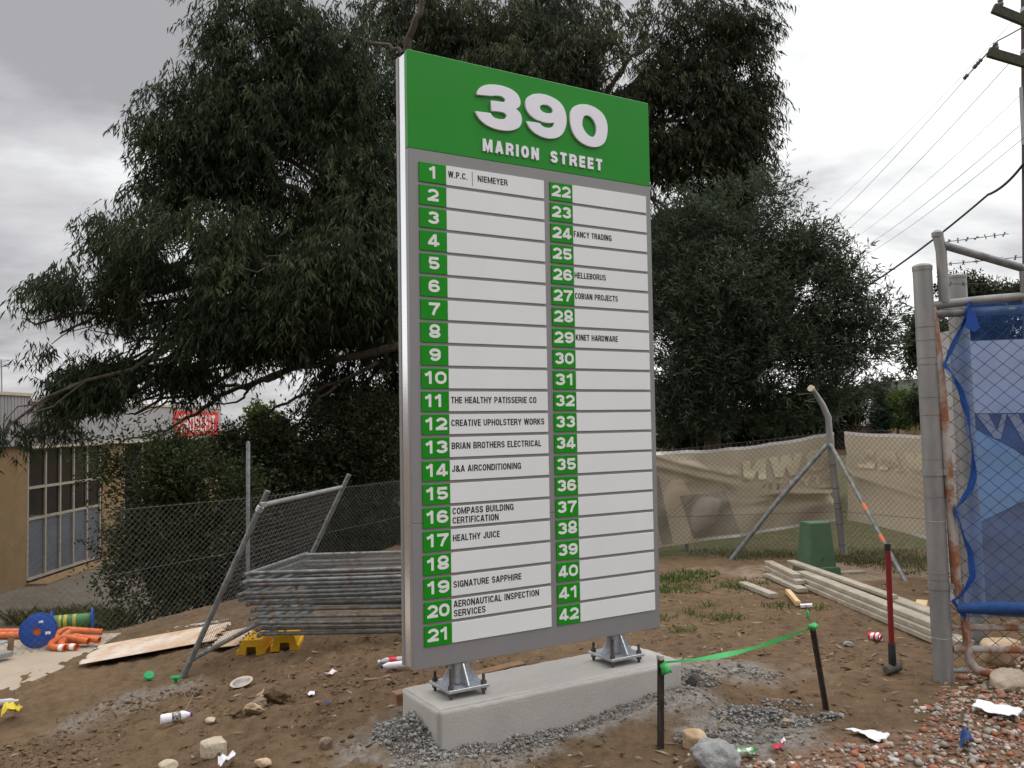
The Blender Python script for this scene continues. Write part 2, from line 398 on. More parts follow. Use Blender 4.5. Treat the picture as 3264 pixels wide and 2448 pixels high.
    def ring(s, prof, origin, axis, n=32):  # closed profile turned round an open hole
        o = Vector(origin); t = Vector(axis).normalized(); nm = t.orthogonal().normalized(); bn = t.cross(nm); m_ = len(prof)
        s.add([o + t * h + (nm * math.cos(6.28318 * k / n) + bn * math.sin(6.28318 * k / n)) * r for k in range(n) for r, h in prof],
              [(k * m_ + i, k * m_ + (i + 1) % m_, ((k + 1) % n) * m_ + (i + 1) % m_, ((k + 1) % n) * m_ + i) for k in range(n) for i in range(m_)])
    def prism(s, poly, fn, d0, d1):        # poly in 2D mapped by fn(u, v, depth)
        n = len(poly)
        vs = [fn(u, v, d0) for u, v in poly] + [fn(u, v, d1) for u, v in poly]
        fs = [tuple(range(n)), tuple(reversed(range(n, 2 * n)))]
        fs += [(i, n + i, n + (i + 1) % n, (i + 1) % n) for i in range(n)]
        s.add(vs, fs)
    def build(s, name, mats, parent=None, local=False, smooth_=False, sharp=None):
        me = bpy.data.meshes.new(name)
        vs = s.v
        if parent is not None and not local:
            inv = parent.matrix_basis.inverted()
            vs = [inv @ Vector(p) for p in vs]
        me.from_pydata([tuple(p) for p in vs], [], s.f)
        ml = mats if isinstance(mats, (list, tuple)) else [mats]
        for m_ in ml: me.materials.append(m_)
        me.polygons.foreach_set('material_index', s.mi)
        if smooth_:
            me.polygons.foreach_set('use_smooth', [True] * len(s.f))
            if hasattr(me, 'set_sharp_from_angle'): me.set_sharp_from_angle(angle=R(sharp or 40))
        me.validate(); me.update()
        o = bpy.data.objects.new(name, me); COL.objects.link(o)
        if parent is not None: o.parent = parent
        return o
def np_mesh(name, V, F, mats, parent=None, var=None, mi=None, smooth_=False):
    """V (n,3) F (m,k) arrays"""
    me = bpy.data.meshes.new(name)
    V = np.asarray(V, np.float32); F = np.asarray(F, np.int32)
    if parent is not None:
        V = V - np.array(parent.location, np.float32)
    k = F.shape[1]
    me.vertices.add(len(V)); me.vertices.foreach_set('co', V.ravel())
    me.loops.add(F.size); me.loops.foreach_set('vertex_index', F.ravel())
    me.polygons.add(len(F)); me.polygons.foreach_set('loop_start', np.arange(0, F.size, k, dtype=np.int32))
    me.polygons.foreach_set('loop_total', np.full(len(F), k, np.int32))
    for m_ in (mats if isinstance(mats, (list, tuple)) else [mats]): me.materials.append(m_)
    if mi is not None: me.polygons.foreach_set('material_index', np.asarray(mi, np.int32))
    if smooth_: me.polygons.foreach_set('use_smooth', np.ones(len(F), bool))
    if var is not None:
        a = me.attributes.new('leafvar', 'FLOAT', 'FACE'); a.data.foreach_set('value', np.asarray(var, np.float32))
    me.update(calc_edges=True)
    o = bpy.data.objects.new(name, me); COL.objects.link(o)
    if parent is not None: o.parent = parent
    return o
def tag(o, label=None, cat=None, group=None, kind=None):
    if label: o['label'] = label
    if cat: o['category'] = cat
    if group: o['group'] = group
    if kind: o['kind'] = kind
    return o
def empty(name, loc, label, cat, rz=0.0, group=None):
    o = bpy.data.objects.new(name, None); COL.objects.link(o)
    o.location = Vector(loc); o.rotation_euler = (0, 0, rz); o.empty_display_size = 0.1
    o.matrix_basis = Matrix.Translation(Vector(loc)) @ Matrix.Rotation(rz, 4, 'Z')
    return tag(o, label, cat, group)
def one(mb, name, mats, label, cat, group=None, smooth_=False, loc=None):
    """a thing that is one mesh; origin moved to its base"""
    vs = np.array([tuple(p) for p in mb.v])
    c = Vector(loc) if loc is not None else Vector((vs[:, 0].mean(), vs[:, 1].mean(), vs[:, 2].min()))
    mb.v = [tuple(Vector(p) - c) for p in mb.v]
    o = mb.build(name, mats, smooth_=smooth_)
    o.location = c
    return tag(o, label, cat, group)
def segs(P, Q, r, n=3):
    """many thin straight wires as prisms; P, Q (m,3)"""
    P = np.asarray(P, float); Q = np.asarray(Q, float)
    t = Q - P; t /= np.linalg.norm(t, axis=1, keepdims=True) + 1e-12
    ref = np.where(np.abs(t[:, 2:3]) > 0.9, np.array([[1.0, 0, 0]]), np.array([[0, 0, 1.0]]))
    a = np.cross(t, ref); a /= np.linalg.norm(a, axis=1, keepdims=True)
    b = np.cross(t, a)
    V = []
    r = np.broadcast_to(np.asarray(r, float), (len(P),))[:, None]
    for e_ in (P, Q):
        for k in range(n):
            an = 2 * math.pi * k / n
            V.append(e_ + (a * math.cos(an) + b * math.sin(an)) * r)
    V = np.stack(V, 1).reshape(-1, 3)
    base = (np.arange(len(P)) * 2 * n)[:, None]
    F = np.concatenate([base + np.array([[k, (k + 1) % n, n + (k + 1) % n, n + k]]) for k in range(n)], 0)
    return V, F
def chainlink(p0, p1, z0a, z0b, z1a, z1b, pitch, vp, r, sag=0.0, jit=0.0, bulge=None):
    """wires between plan points p0 and p1; bottom z0a..z0b, top z1a..z1b"""
    p0 = np.array(p0, float); p1 = np.array(p1, float); L = np.linalg.norm(p1 - p0)
    n = int(L / pitch); hmax = max(z1a - z0a, z1b - z0b); rows = int(hmax / vp)
    I, J = np.meshgrid(np.arange(n), np.arange(rows), indexing='ij')
    def pt(i, j):
        u = (i + (((i + j) % 2) == 0) * 1.0) / n
        u = np.clip(u, 0, 1); tv = j / rows
        xy = p0 + (p1 - p0) * u[..., None]
        zb = z0a + (z0b - z0a) * u; zt = z1a + (z1b - z1a) * u - sag * np.sin(np.pi * u)
        z = zb + (zt - zb) * tv
        p = np.concatenate([xy, z[..., None]], -1)
        if bulge is not None:
            nm = np.array([-(p1 - p0)[1], (p1 - p0)[0]]) / L
            p[..., :2] += nm * bulge(u, tv)[..., None]
        if jit:
            hsh = np.sin(i * 12.9898 + j * 78.233 + ((i + j) % 2) * 3.1) * 43758.5453
            p[..., 2] += (hsh - np.floor(hsh) - 0.5) * jit
        return p
    P = pt(I, J).reshape(-1, 3); Q = pt(I, J + 1).reshape(-1, 3)
    # barbed twists standing above the top edge
    tp = pt(np.arange(n), np.full(n, rows)); up = tp + np.stack([np.full(n, 0.0), np.zeros(n), np.full(n, vp * 0.45)], 1)
    up[:, :2] += (p1 - p0) / L * pitch * np.where(np.arange(n) % 2 == 0, 0.4, -0.4)[:, None]
    return segs(np.concatenate([P, tp]), np.concatenate([Q, up]), r)

# ------------------------------------------------------------------ ground
def make_ground():
    az = np.concatenate([np.linspace(-180, -62, 40), np.linspace(-60, -37, 60), np.linspace(-36.5, 36.5, 620), np.linspace(37, 60, 60), np.linspace(62, 180, 40)])
    az = np.radians(az)
    rr = np.concatenate([np.linspace(0.3, 3.0, 30), np.geomspace(3.04, 18, 430), np.geomspace(18.3, 1500, 90)])
    A, Q = np.meshgrid(az, rr, indexing='ij')
    X = np.sin(A) * Q; Y = np.cos(A) * Q
    Z = gfull(X, Y)
    V = np.stack([X, Y, Z], -1).reshape(-1, 3)
    na, nr = len(az), len(rr)
    I, J = np.meshgrid(np.arange(na - 1), np.arange(nr - 1), indexing='ij')
    F = np.stack([I * nr + J, (I + 1) * nr + J, (I + 1) * nr + J + 1, I * nr + J + 1], -1).reshape(-1, 4)
    x, y = X.ravel(), Y.ravel()
    warp = fbm(x * 2.2, y * 2.2, 4)
    fine = fbm(x * 9, y * 9, 3)
    # cement dust near the plinth and along the dug strip
    lx = (x - SIGN_O.x) * _cs + (y - SIGN_O.y) * _sn; ly = -(x - SIGN_O.x) * _sn + (y - SIGN_O.y) * _cs
    dpl = np.hypot(np.maximum(np.maximum(0.07 - lx, lx - 1.86), 0), np.maximum(np.maximum(-0.165 - ly, ly - 0.33), 0))
    cem = smooth(0.42, 0.10, dpl + warp * 0.55 + fine * 0.3)
    cem = np.maximum(cem, 0.9 * smooth(0.95, 0.55, np.hypot((x - 1.35) / 0.62, (y - 5.15) / 0.5) + warp * 0.9 + fine * 0.6))
    cem = np.maximum(cem, 0.7 * smooth(1, 0.5, np.hypot((x - 1.55) / 0.8, (y - 6.3) / 0.4) + warp * 1.2))
    cem = np.maximum(cem, 0.55 * smooth(1, 0.4, np.hypot((x + 2.95 - (y - 6.6) * 0.4) / 0.45, (y - 6.7) / 0.75) + warp * 1.2))
    pink = smooth(1.05, 0.7, np.hypot((x - 2.15) / 1.05, (y - 4.55) / 0.78) + warp * 0.5)
    pink = np.maximum(pink, 0.8 * smooth(1, 0.6, np.hypot((x + 0.1) / 0.8, (y - 3.9) / 0.35) + warp))
    pale = smooth(1.0, 0.5, np.hypot((x - 3.7) / 1.9, (y - 10.35) / 0.75) + warp * 1.0 + fine * .5)
    bf = behind_fence(x, y)
    drive = smooth(1.8, 3.0, bf + warp * 0.8) * smooth(-2.5, -4.0, x)
    lawn = smooth(11.3, 12.0, y + warp) * smooth(0.5, 2.0, x) * (1 - 0.4 * (fine > 0.05))
    lawn = np.maximum(lawn, smooth(60, 90, np.hypot(x, y)))
    o = np_mesh('ground', V, F, GROUND_MAT, smooth_=True)
    for nm, arr in (('cem', cem), ('pink', pink), ('pale', pale), ('drive', drive), ('lawn', lawn)):
        a = o.data.attributes.new(nm, 'FLOAT', 'POINT'); a.data.foreach_set('value', np.clip(arr, 0, 1).astype(np.float32))
    tag(o, kind='structure')
    return o
def ground_mat():
    m = bpy.data.materials.new('bare soil'); m.use_nodes = True
    t = m.node_tree; b = t.nodes['Principled BSDF']; b.inputs['Roughness'].default_value = 0.95; b.inputs['Specular IOR Level'].default_value = 0.15
    co = nd(t, 'ShaderNodeTexCoord').outputs['Object']
    def noise(sc, det=6.0, ro=0.65):
        n = nd(t, 'ShaderNodeTexNoise', i={'Scale': sc, 'Detail': det, 'Roughness': ro}); t.links.new(co, n.inputs['Vector']); return n.outputs[0]
    def ramp(f, a, ca, b_, cb):
        r = nd(t, 'ShaderNodeValToRGB'); el = r.color_ramp.elements
        el[0].position = a; el[0].color = (*ca, 1); el[1].position = b_; el[1].color = (*cb, 1); t.links.new(f, r.inputs[0]); return r.outputs[0]
    def mix(f, a, b_):
        n = nd(t, 'ShaderNodeMix', data_type='RGBA')
        t.links.new(f, n.inputs[0]); t.links.new(a, n.inputs[6]); t.links.new(b_, n.inputs[7]); return n.outputs[2]
    def attr(nm):
        return nd(t, 'ShaderNodeAttribute', attribute_name=nm).outputs['Fac']
    nb, nm_, nf = noise(1.1), noise(9), noise(70, 4)
    soil = ramp(nb, 0.3, (0.092, 0.060, 0.034), 0.7, (0.190, 0.124, 0.069))
    soil2 = ramp(nm_, 0.32, (0.074, 0.048, 0.028), 0.7, (0.245, 0.166, 0.098))
    col = mix(math_n(t, 'MULTIPLY', nf, 0.9), soil, soil2)
    col = mix(attr('pink'), col, ramp(noise(25), 0.3, (0.185, 0.112, 0.070), 0.7, (0.285, 0.180, 0.115)))
    col = mix(attr('pale'), col, ramp(noise(14), 0.3, (0.19, 0.135, 0.09), 0.7, (0.34, 0.26, 0.185)))
    cm = math_n(t, 'MULTIPLY', attr('cem'), ramp_f(t, noise(22), 0.30, 0.55))
    col = mix(cm, col, ramp(noise(45), 0.3, (0.20, 0.185, 0.165), 0.72, (0.35, 0.335, 0.31)))
    col = mix(attr('lawn'), col, ramp(noise(16), 0.35, (0.06, 0.05, 0.028), 0.65, (0.085, 0.10, 0.035)))
    col = mix(attr('drive'), col, ramp(noise(2), 0.3, (0.135, 0.115, 0.088), 0.7, (0.20, 0.175, 0.138)))
    # pale grit specks
    vo = nd(t, 'ShaderNodeTexVoronoi', i={'Scale': 42.0}); t.links.new(co, vo.inputs['Vector'])
    grit = math_n(t, 'MULTIPLY', ramp_f(t, vo.outputs['Distance'], 0.20, 0.13), ramp_f(t, noise(5), 0.52, 0.62))
    gc = nd(t, 'ShaderNodeRGB'); gc.outputs[0].default_value = (0.34, 0.29, 0.235, 1)
    col = mix(math_n(t, 'MULTIPLY', grit, 0.7), col, gc.outputs[0])
    t.links.new(col, b.inputs['Base Color'])
    bp = nd(t, 'ShaderNodeBump', i={'Strength': 0.9, 'Distance': 0.02})
    t.links.new(math_n(t, 'ADD', noise(60, 8, 0.7), math_n(t, 'MULTIPLY', grit, 0.3)), bp.inputs['Height']); t.links.new(bp.outputs[0], b.inputs['Normal'])
    return m
def ramp_f(t, f, a, b_):
    n = nd(t, 'ShaderNodeMapRange', i={'From Min': a, 'From Max': b_}); n.clamp = True
    t.links.new(f, n.inputs[0]); return n.outputs[0]
GROUND_MAT = ground_mat()
make_ground()

# concrete slab at the left
def slab():
    z = -0.40
    def zp(px, py):
        d = ray(px, py); return EYE + d * ((z - EYE.z) / d.z)
    fr = [zp(*q) for q in ((386.8, 2017), (330, 2052), (273.8, 2089), (191.7, 2133), (103, 2171), (0, 2226))]
    far_l = [fr[-1] + (fr[-1] - fr[-2]) * 3.0]
    bl = Vector((fr[0].x - 4.5, fr[0].y - 0.45, z)); bl2 = Vector((far_l[0].x - 1.5, far_l[0].y + 0.3, z))
    poly = [(p.x, p.y) for p in fr + far_l + [bl2, bl]]
    mb = MB(); mb.prism(poly, lambda u, v, d: (u, v, d), z - 0.35, z)
    o = mb.build('concrete_slab', mat('dusty slab', (0.30, 0.235, 0.165), (0.43, 0.365, 0.285), 2.2, 0.9, bump=0.15, bscale=50, contrast=1.0))
    tag(o, kind='structure')
slab()
SLAB_Z = -0.40
def sp(px, py, dz=0.0):
    d = ray(px, py); return EYE + d * ((SLAB_Z + dz - EYE.z) / d.z)

# ------------------------------------------------------------------ lettering (strokes laid as thin vinyl)
def arc(cx, cy, rx, ry, a0, a1, n=14):
    return [(cx + rx * math.cos(R(a0 + (a1 - a0) * i / n)), cy + ry * math.sin(R(a0 + (a1 - a0) * i / n))) for i in range(n + 1)]
GW = dict(A=.50, B=.46, C=.46, D=.47, E=.39, F=.38, G=.48, H=.48, I=.17, J=.40, K=.48, L=.38, M=.60, N=.50, O=.48, P=.45, R=.48, S=.45, T=.42, U=.47, V=.48, W=.68, X=.48, Y=.48)
GW['&'] = .55; GW['.'] = .17; GW[' '] = .22
def glyph(ch, w, t):
    """centre lines of a letter of cap height 1, width w, stroke t -> [(points, closed)]"""
    a = t / 2; L, Q, B, T, Mi = a, w - a, a, 1 - a, 0.5
    rx = (Q - L) / 2; c = w / 2; ry = min(rx * 1.25, 0.30)
    def bowl(x0, yb, yt):
        r = (yt - yb) / 2; r2 = min(r, (Q - x0))
        return [(x0, yt)] + arc(Q - r2, (yb + yt) / 2, r2, r, 90, -90, 12) + [(x0, yb)]
    ring = [(L, 1 - a - ry)] + arc(c, T - ry, rx, ry, 180, 0, 16)[1:] + arc(c, B + ry, rx, ry, 0, -180, 16)
    g = {
        'A': [([(a * .8, 0), (c - a * .15, 1)], 0), ([(w - a * .8, 0), (c + a * .15, 1)], 0), ([(w * .22, .27), (w * .78, .27)], 0)],
        'B': [([(L, 0), (L, 1)], 0), (bowl(L, Mi, T), 0), (bowl(L, B, Mi), 0)],
        'C': [(arc(c, T - ry, rx, ry, 12, 180) + arc(c, B + ry, rx, ry, 180, 348), 0)],
        'D': [([(L, 0), (L, 1)], 0), ([(L, T), (c, T)] + arc(c, T - ry, rx, ry, 90, 0)[1:] + arc(c, B + ry, rx, ry, 0, -90) + [(L, B)], 0)],
        'E': [([(w, T), (L, T), (L, B), (w, B)], 0), ([(L, Mi), (w * .93, Mi)], 0)],
        'F': [([(w, T), (L, T), (L, 0)], 0), ([(L, Mi), (w * .92, Mi)], 0)],
        'G': [(arc(c, T - ry, rx, ry, 14, 180) + arc(c, B + ry, rx, ry, 180, 330), 0), ([(w * .52, .46), (Q, .46), (Q, 0)], 0)],
        'H': [([(L, 0), (L, 1)], 0), ([(Q, 0), (Q, 1)], 0), ([(L, Mi), (Q, Mi)], 0)],
        'I': [([(c, 0), (c, 1)], 0)],
        'J': [([(Q, 1), (Q, B + ry)] + arc(c, B + ry, rx, ry, 0, -180)[1:] + [(L, .36)], 0)],
        'K': [([(L, 0), (L, 1)], 0), ([(Q + .01, 1), (L, .36)], 0), ([(w * .42, .56), (Q + .02, 0)], 0)],
        'L': [([(L, 1), (L, B), (w, B)], 0)],
        'M': [([(L, 0), (L, 1)], 0), ([(Q, 0), (Q, 1)], 0), ([(L * 1.1, 1), (c, .12), (w - L * 1.1, 1)], 0)],
        'N': [([(L, 0), (L, 1)], 0), ([(Q, 0), (Q, 1)], 0), ([(L, 1), (Q, 0)], 0)],
        'O': [(ring, 1)],
        'P': [([(L, 0), (L, 1)], 0), (bowl(L, .44, T), 0)],
        'R': [([(L, 0), (L, 1)], 0), (bowl(L, .47, T), 0), ([(w * .52, .47), (Q, .25), (Q + .01, 0)], 0)],
        'S': [(arc(c, (T + Mi) / 2, rx, (T - Mi) / 2, 8, 270, 18) + arc(c, (B + Mi) / 2, rx, (Mi - B) / 2, 90, -172, 18)[1:], 0)],
        'T': [([(0, T), (w, T)], 0), ([(c, 0), (c, T)], 0)],
        'U': [([(L, 1), (L, B + ry)] + arc(c, B + ry, rx, ry, 180, 360)[1:] + [(Q, 1)], 0)],
        'V': [([(a * .8, 1), (c - a * .1, 0)], 0), ([(w - a * .8, 1), (c + a * .1, 0)], 0)],
        'W': [([(a * .8, 1), (w * .27, 0)], 0), ([(c, 1), (w * .27, 0)], 0), ([(c, 1), (w * .73, 0)], 0), ([(w - a * .8, 1), (w * .73, 0)], 0)],
        'X': [([(a, 0), (w - a, 1)], 0), ([(a, 1), (w - a, 0)], 0)],
        'Y': [([(a * .8, 1), (c, .42)], 0), ([(w - a * .8, 1), (c, .42)], 0), ([(c, 0), (c, .46)], 0)],
        '&': [([(w, 0), (w * .26, .64), (w * .22, .78)] + arc(w * .42, .80, w * .20, T - .80, 180, 0, 10) + [(w * .56, .66), (L + .02, .38), (L, .24)] + arc(w * .36, .22, w * .36 - a, .22 - a, 180, 300, 10) + [(w * .86, .42)], 0)],
        '.': [([(c, 0), (c, t)], 0)],
        '0': [(ring, 1)],
        '1': [([(w * .62, 0), (w * .62, 1)], 0), ([(w * .06, .70), (w * .40, .80), (w * .66, .97)], 0)],
        '2': [(arc(c, T - .26, rx, .26, 165, -25, 16) + [(L + .03, B)], 0), ([(0, B), (w, B)], 0)],
        '3': [(arc(c, (T + Mi) / 2 + .01, rx * .94, (T - Mi) / 2 - .01, 165, -90, 16), 0), (arc(c, (B + Mi) / 2 + .01, rx, (Mi - B) / 2 + .01, 90, -168, 16), 0)],
        '4': [([(w * .66, 0), (w * .66, 1)], 0), ([(w * .62, 1 - a * .4), (L * .7, .27)], 0), ([(0, .25), (w, .25)], 0)],
        '5': [([(w * .92, T), (w * .2, T), (w * .13, .50)], 0), ([(w * .12, .47)] + arc(c, .33, rx, .33 - a, 125, -160, 16), 0)],
        '6': [(arc(c, .33, rx, .33 - a, 0, 360, 20)[:-1], 1), (arc(c, T - .28, rx, .28, 25, 180, 12) + [(L, .33)], 0)],
        '7': [([(0, T), (w, T)], 0), ([(Q, T), (w * .52, .42), (w * .36, 0)], 0)],
        '8': [(arc(c, .745, rx * .92, .745 - .49 - 0.01, 0, 360, 20)[:-1], 1), (arc(c, .275, rx, .275 - a + .0, 0, 360, 20)[:-1], 1)],
        '9': [(arc(c, .67, rx, .33 - a, 0, 360, 20)[:-1], 1), (arc(c, B + .28, rx, .28, 205, 360, 12) + [(Q, .67)], 0)],
        ' ': [],
    }
    return g[ch]
def ribbon(pts, closed, t):
    """outline strip of constant width t along pts (already in real units)"""
    P = [np.array(p, float) for p in pts]
    cl = [P[0]]
    for p in P[1:]:
        if np.linalg.norm(p - cl[-1]) > 1e-6: cl.append(p)
    if closed and np.linalg.norm(cl[0] - cl[-1]) < 1e-6: cl.pop()
    P = cl; n = len(P); le, ri = [], []
    for i in range(n):
        a = P[i - 1] if (i > 0 or closed) else None
        b = P[(i + 1) % n] if (i < n - 1 or closed) else None
        d0 = (P[i] - a) / np.linalg.norm(P[i] - a) if a is not None else None
        d1 = (b - P[i]) / np.linalg.norm(b - P[i]) if b is not None else None
        if d0 is None: d0 = d1
        if d1 is None: d1 = d0
        n0 = np.array([-d0[1], d0[0]]); n1_ = np.array([-d1[1], d1[0]])
        mvec = n0 + n1_; ln = np.linalg.norm(mvec)
        mvec = n0 if ln < 1e-6 else mvec / ln
        k = min(1 / max(0.35, float(mvec @ n0)), 2.0) * t / 2
        le.append(P[i] + mvec * k); ri.append(P[i] - mvec * k)
    return le, ri
def letters(mb, text, x0, x1, zb, cap, t, y, fn, depth=0.0, gap=.075, wmap=None, minstep=0.00025, fine=0.0):
    """fit text between x0 and x1, baseline zb, cap height cap, stroke t (fraction of cap)"""
    gw = wmap or GW
    nat = sum(gw.get(c, .62) for c in text) + gap * (len(text) - 1)
    sx = (x1 - x0) / (nat * cap)
    x = x0; kk = 0
    for ch in text:
        wch = gw.get(ch, .62) * sx
        for pts, closed in glyph(ch, wch, t):
            if fine:
                pp = []
                for a_, b_ in zip(pts, list(pts[1:]) + ([pts[0]] if closed else [])):
                    m_ = max(1, int(math.hypot(a_[0] - b_[0], a_[1] - b_[1]) / fine)); pp += [(a_[0] + (b_[0] - a_[0]) * i / m_, a_[1] + (b_[1] - a_[1]) * i / m_) for i in range(m_)]
                pts = pp if closed else pp + [pts[-1]]
            le, ri = ribbon([(x + u * cap, zb + v * cap) for u, v in pts], closed, t * cap)
            yy = y - (kk % 4) * minstep; kk += 1
            n = len(le)
            vs = [fn(p[0], yy, p[1]) for p in le] + [fn(p[0], yy, p[1]) for p in ri]
            rng = range(n if closed else n - 1)
            fs = [(i, (i + 1) % n, n + (i + 1) % n, n + i) for i in rng]
            if depth:
                vs += [fn(p[0], y + depth, p[1]) for p in le] + [fn(p[0], y + depth, p[1]) for p in ri]
                for i in rng:
                    j = (i + 1) % n
                    fs += [(i, 2 * n + i, 2 * n + j, j), (n + i, n + j, 3 * n + j, 3 * n + i)]
                if not closed:
                    fs += [(0, n, 3 * n, 2 * n), (n - 1, 3 * n - 1, 4 * n - 1, 2 * n - 1)]
            mb.add(vs, fs)
        x += (wch + gap * sx) * cap
ID = lambda x, y, z: (x, y, z)

# ------------------------------------------------------------------ the directory sign
SIGN = empty('directory_sign', SIGN_O, 'tall green and grey street directory sign on two steel feet', 'sign', SIGN_R)
SW, SH, SD = 1.825, 3.6, 0.166
def sbox(mb, x0, x1, y0, y1, z0, z1, bev=0.0):
    mb.box(((x0 + x1) / 2, (y0 + y1) / 2, (z0 + z1) / 2), (x1 - x0, y1 - y0, z1 - z0), bev=bev)
mb = MB(); sbox(mb, 0, SW, 0, .039, 3.0155, SH, .0025); mb.build('header_panel', M['signgreen'], SIGN, True)
mb = MB()
sbox(mb, 0, SW, 0, .039, .8312, 3.0145, .0025); sbox(mb, 0, SW, 0, .039, 0, .8298, .0025)
mb.build('front_panel', M['signgrey'], SIGN, True)
mb = MB(); sbox(mb, .004, SW - .004, .047, .127, .003, SH - .004, .004); mb.build('side_channel', M['alu'], SIGN, True)
mb = MB(); sbox(mb, .009, SW - .009, .0392, .0468, .006, SH - .006); mb.build('shadow_gap', M['dark'], SIGN, True)
mb = MB(); sbox(mb, 0, SW, .1272, SD, 0, SH, .0025); mb.build('back_panel', M['signgrey'], SIGN, True)
names = {1: None, 11: 'THE HEALTHY PATISSERIE CO', 12: 'CREATIVE UPHOLSTERY WORKS', 13: 'BRIAN BROTHERS ELECTRICAL', 14: 'J&A AIRCONDITIONING', 16: ('COMPASS BUILDING', 'CERTIFICATION'), 17: 'HEALTHY JUICE', 19: 'SIGNATURE SAPPHIRE', 20: ('AERONAUTICAL INSPECTION', 'SERVICES'), 24: 'FANCY TRADING', 26: 'HELLEBORUS', 27: 'COBIAN PROJECTS', 29: 'KINET HARDWARE'}
ends = {11: .854, 12: .910, 13: .884, 14: .7335, 16: (.675, .568), 17: .574, 19: .7226, 20: (.8485, .468), 24: 1.4725, 26: 1.4181, 27: 1.5152, 29: 1.508}
DW = {c: .62 for c in '0123456789'}; DW['1'] = .50
for k in range(1, 43):
    colm = 0 if k <= 21 else 1
    row = (k - 1) % 21
    zt = 2.940 - row * .13495; zb = zt - .1165
    x0, xm, x1 = ((.066, .2420, .940), (.987, 1.160, 1.779))[colm]
    tile = MB(); sbox(tile, x0, xm - .0008, -.0075, -.0005, zb, zt, .0012)
    s = str(k)
    tile.m(1)
    if len(s) == 1:
        xa, xb = (.129, .181) if k == 1 else (.118, .191)
    elif colm == 0:
        xa, xb = (.084, .202) if k == 11 else ((.0845, .2275) if k != 21 else (.0845, .222))
    else:
        xa, xb = .998, 1.1455
    letters(tile, s, xa, xb, zb + .0255, .0735, .23, -.0083, ID, gap=.07, wmap=DW)
    tile.build('number_tile', [M['tilegreen'], M['numwhite']], SIGN, True)
    st = MB(); sbox(st, xm + .0008, x1, -.0075, -.0005, zb, zt, .0012); st.m(1)
    tx = .2555 if colm == 0 else 1.1645
    if k == 1:
        letters(st, 'W.P.C.', .2555, .3870, zb + .047, .039, .185, -.0079, ID, gap=.09)
        sbox(st, .4185, .4215, -.0085, -.0076, zb + .016, zb + .104)
        letters(st, 'NIEMEYER', .457, .669, zb + .047, .039, .185, -.0079, ID)
    elif k in names:
        t = names[k]
        if isinstance(t, tuple):
            for line, xe, zo in zip(t, ends[k], (.068, .014)):
                letters(st, line, tx, xe, zb + zo, .039, .185, -.0079, ID)
        else:
            letters(st, t, tx, ends[k], zb + .0465, .039, .185, -.0079, ID)
    st.build('name_strip', [M['signwhite'], M['letterblack']], SIGN, True)
t3=[(0.454,3.405),(0.457,3.422),(0.468,3.442),(0.488,3.462),(0.517,3.478),(0.554,3.488),(0.603,3.495),(0.661,3.494),(0.711,3.484),(0.745,3.466),(0.764,3.442),(0.771,3.414),(0.767,3.391),(0.751,3.374),(0.734,3.366),(0.755,3.356),(0.772,3.337),(0.78,3.309),(0.775,3.278),(0.758,3.252),(0.728,3.232),(0.681,3.217),(0.623,3.211),(0.561,3.216),(0.509,3.231),(0.473,3.254),(0.453,3.279),(0.444,3.302),(0.552,3.308),(0.56,3.293),(0.579,3.282),(0.616,3.28),(0.645,3.285),(0.66,3.296),(0.666,3.311),(0.658,3.323),(0.633,3.328),(0.6,3.326),(0.555,3.323),(0.556,3.388),(0.601,3.391),(0.638,3.392),(0.653,3.398),(0.658,3.408),(0.651,3.419),(0.635,3.426),(0.61,3.427),(0.581,3.423),(0.567,3.416)]
t9=[(0.81,3.301),(0.914,3.307),(0.922,3.294),(0.944,3.284),(0.974,3.283),(1.001,3.291),(1.017,3.305),(1.022,3.326),(0.997,3.319),(0.958,3.315),(0.905,3.319),(0.858,3.333),(0.824,3.357),(0.807,3.387),(0.805,3.416),(0.812,3.443),(0.834,3.467),(0.869,3.486),(0.913,3.497),(0.966,3.499),(1.019,3.49),(1.063,3.474),(1.094,3.449),(1.113,3.414),(1.122,3.374),(1.119,3.332),(1.104,3.288),(1.081,3.254),(1.049,3.232),(1.004,3.217),(0.951,3.214),(0.899,3.223),(0.856,3.242),(0.826,3.268)]
h9=[(0.914,3.404),(0.918,3.418),(0.934,3.428),(0.96,3.432),(0.986,3.43),(1.007,3.418),(1.014,3.401),(1.008,3.388),(0.99,3.38),(0.963,3.378),(0.937,3.382),(0.92,3.392)]
t0=[(1.148,3.401),(1.158,3.433),(1.181,3.46),(1.218,3.48),(1.265,3.491),(1.317,3.492),(1.373,3.478),(1.42,3.452),(1.446,3.413),(1.456,3.368),(1.45,3.312),(1.435,3.27),(1.41,3.24),(1.371,3.22),(1.329,3.212),(1.277,3.215),(1.226,3.231),(1.186,3.259),(1.159,3.3),(1.148,3.348)]
h0=[(1.245,3.36),(1.251,3.392),(1.266,3.414),(1.289,3.42),(1.317,3.414),(1.342,3.392),(1.358,3.359),(1.36,3.325),(1.351,3.296),(1.335,3.281),(1.312,3.281),(1.288,3.29),(1.265,3.31),(1.25,3.334)]
def rnd(p, sharp=()):                   # soften a traced outline (corner cutting)
    for _ in range(2):
        q = []
        n = len(p)
        for i in range(n):
            a, b, c = np.array(p[i - 1]), np.array(p[i]), np.array(p[(i + 1) % n])
            d0, d1 = b - a, c - b
            cs = float(d0 @ d1) / (np.linalg.norm(d0) * np.linalg.norm(d1) + 1e-9)
            if cs < 0.45: q.append(tuple(b))
            else: q += [tuple(b - d0 * .25), tuple(b + d1 * .25)]
        p = q
    return p
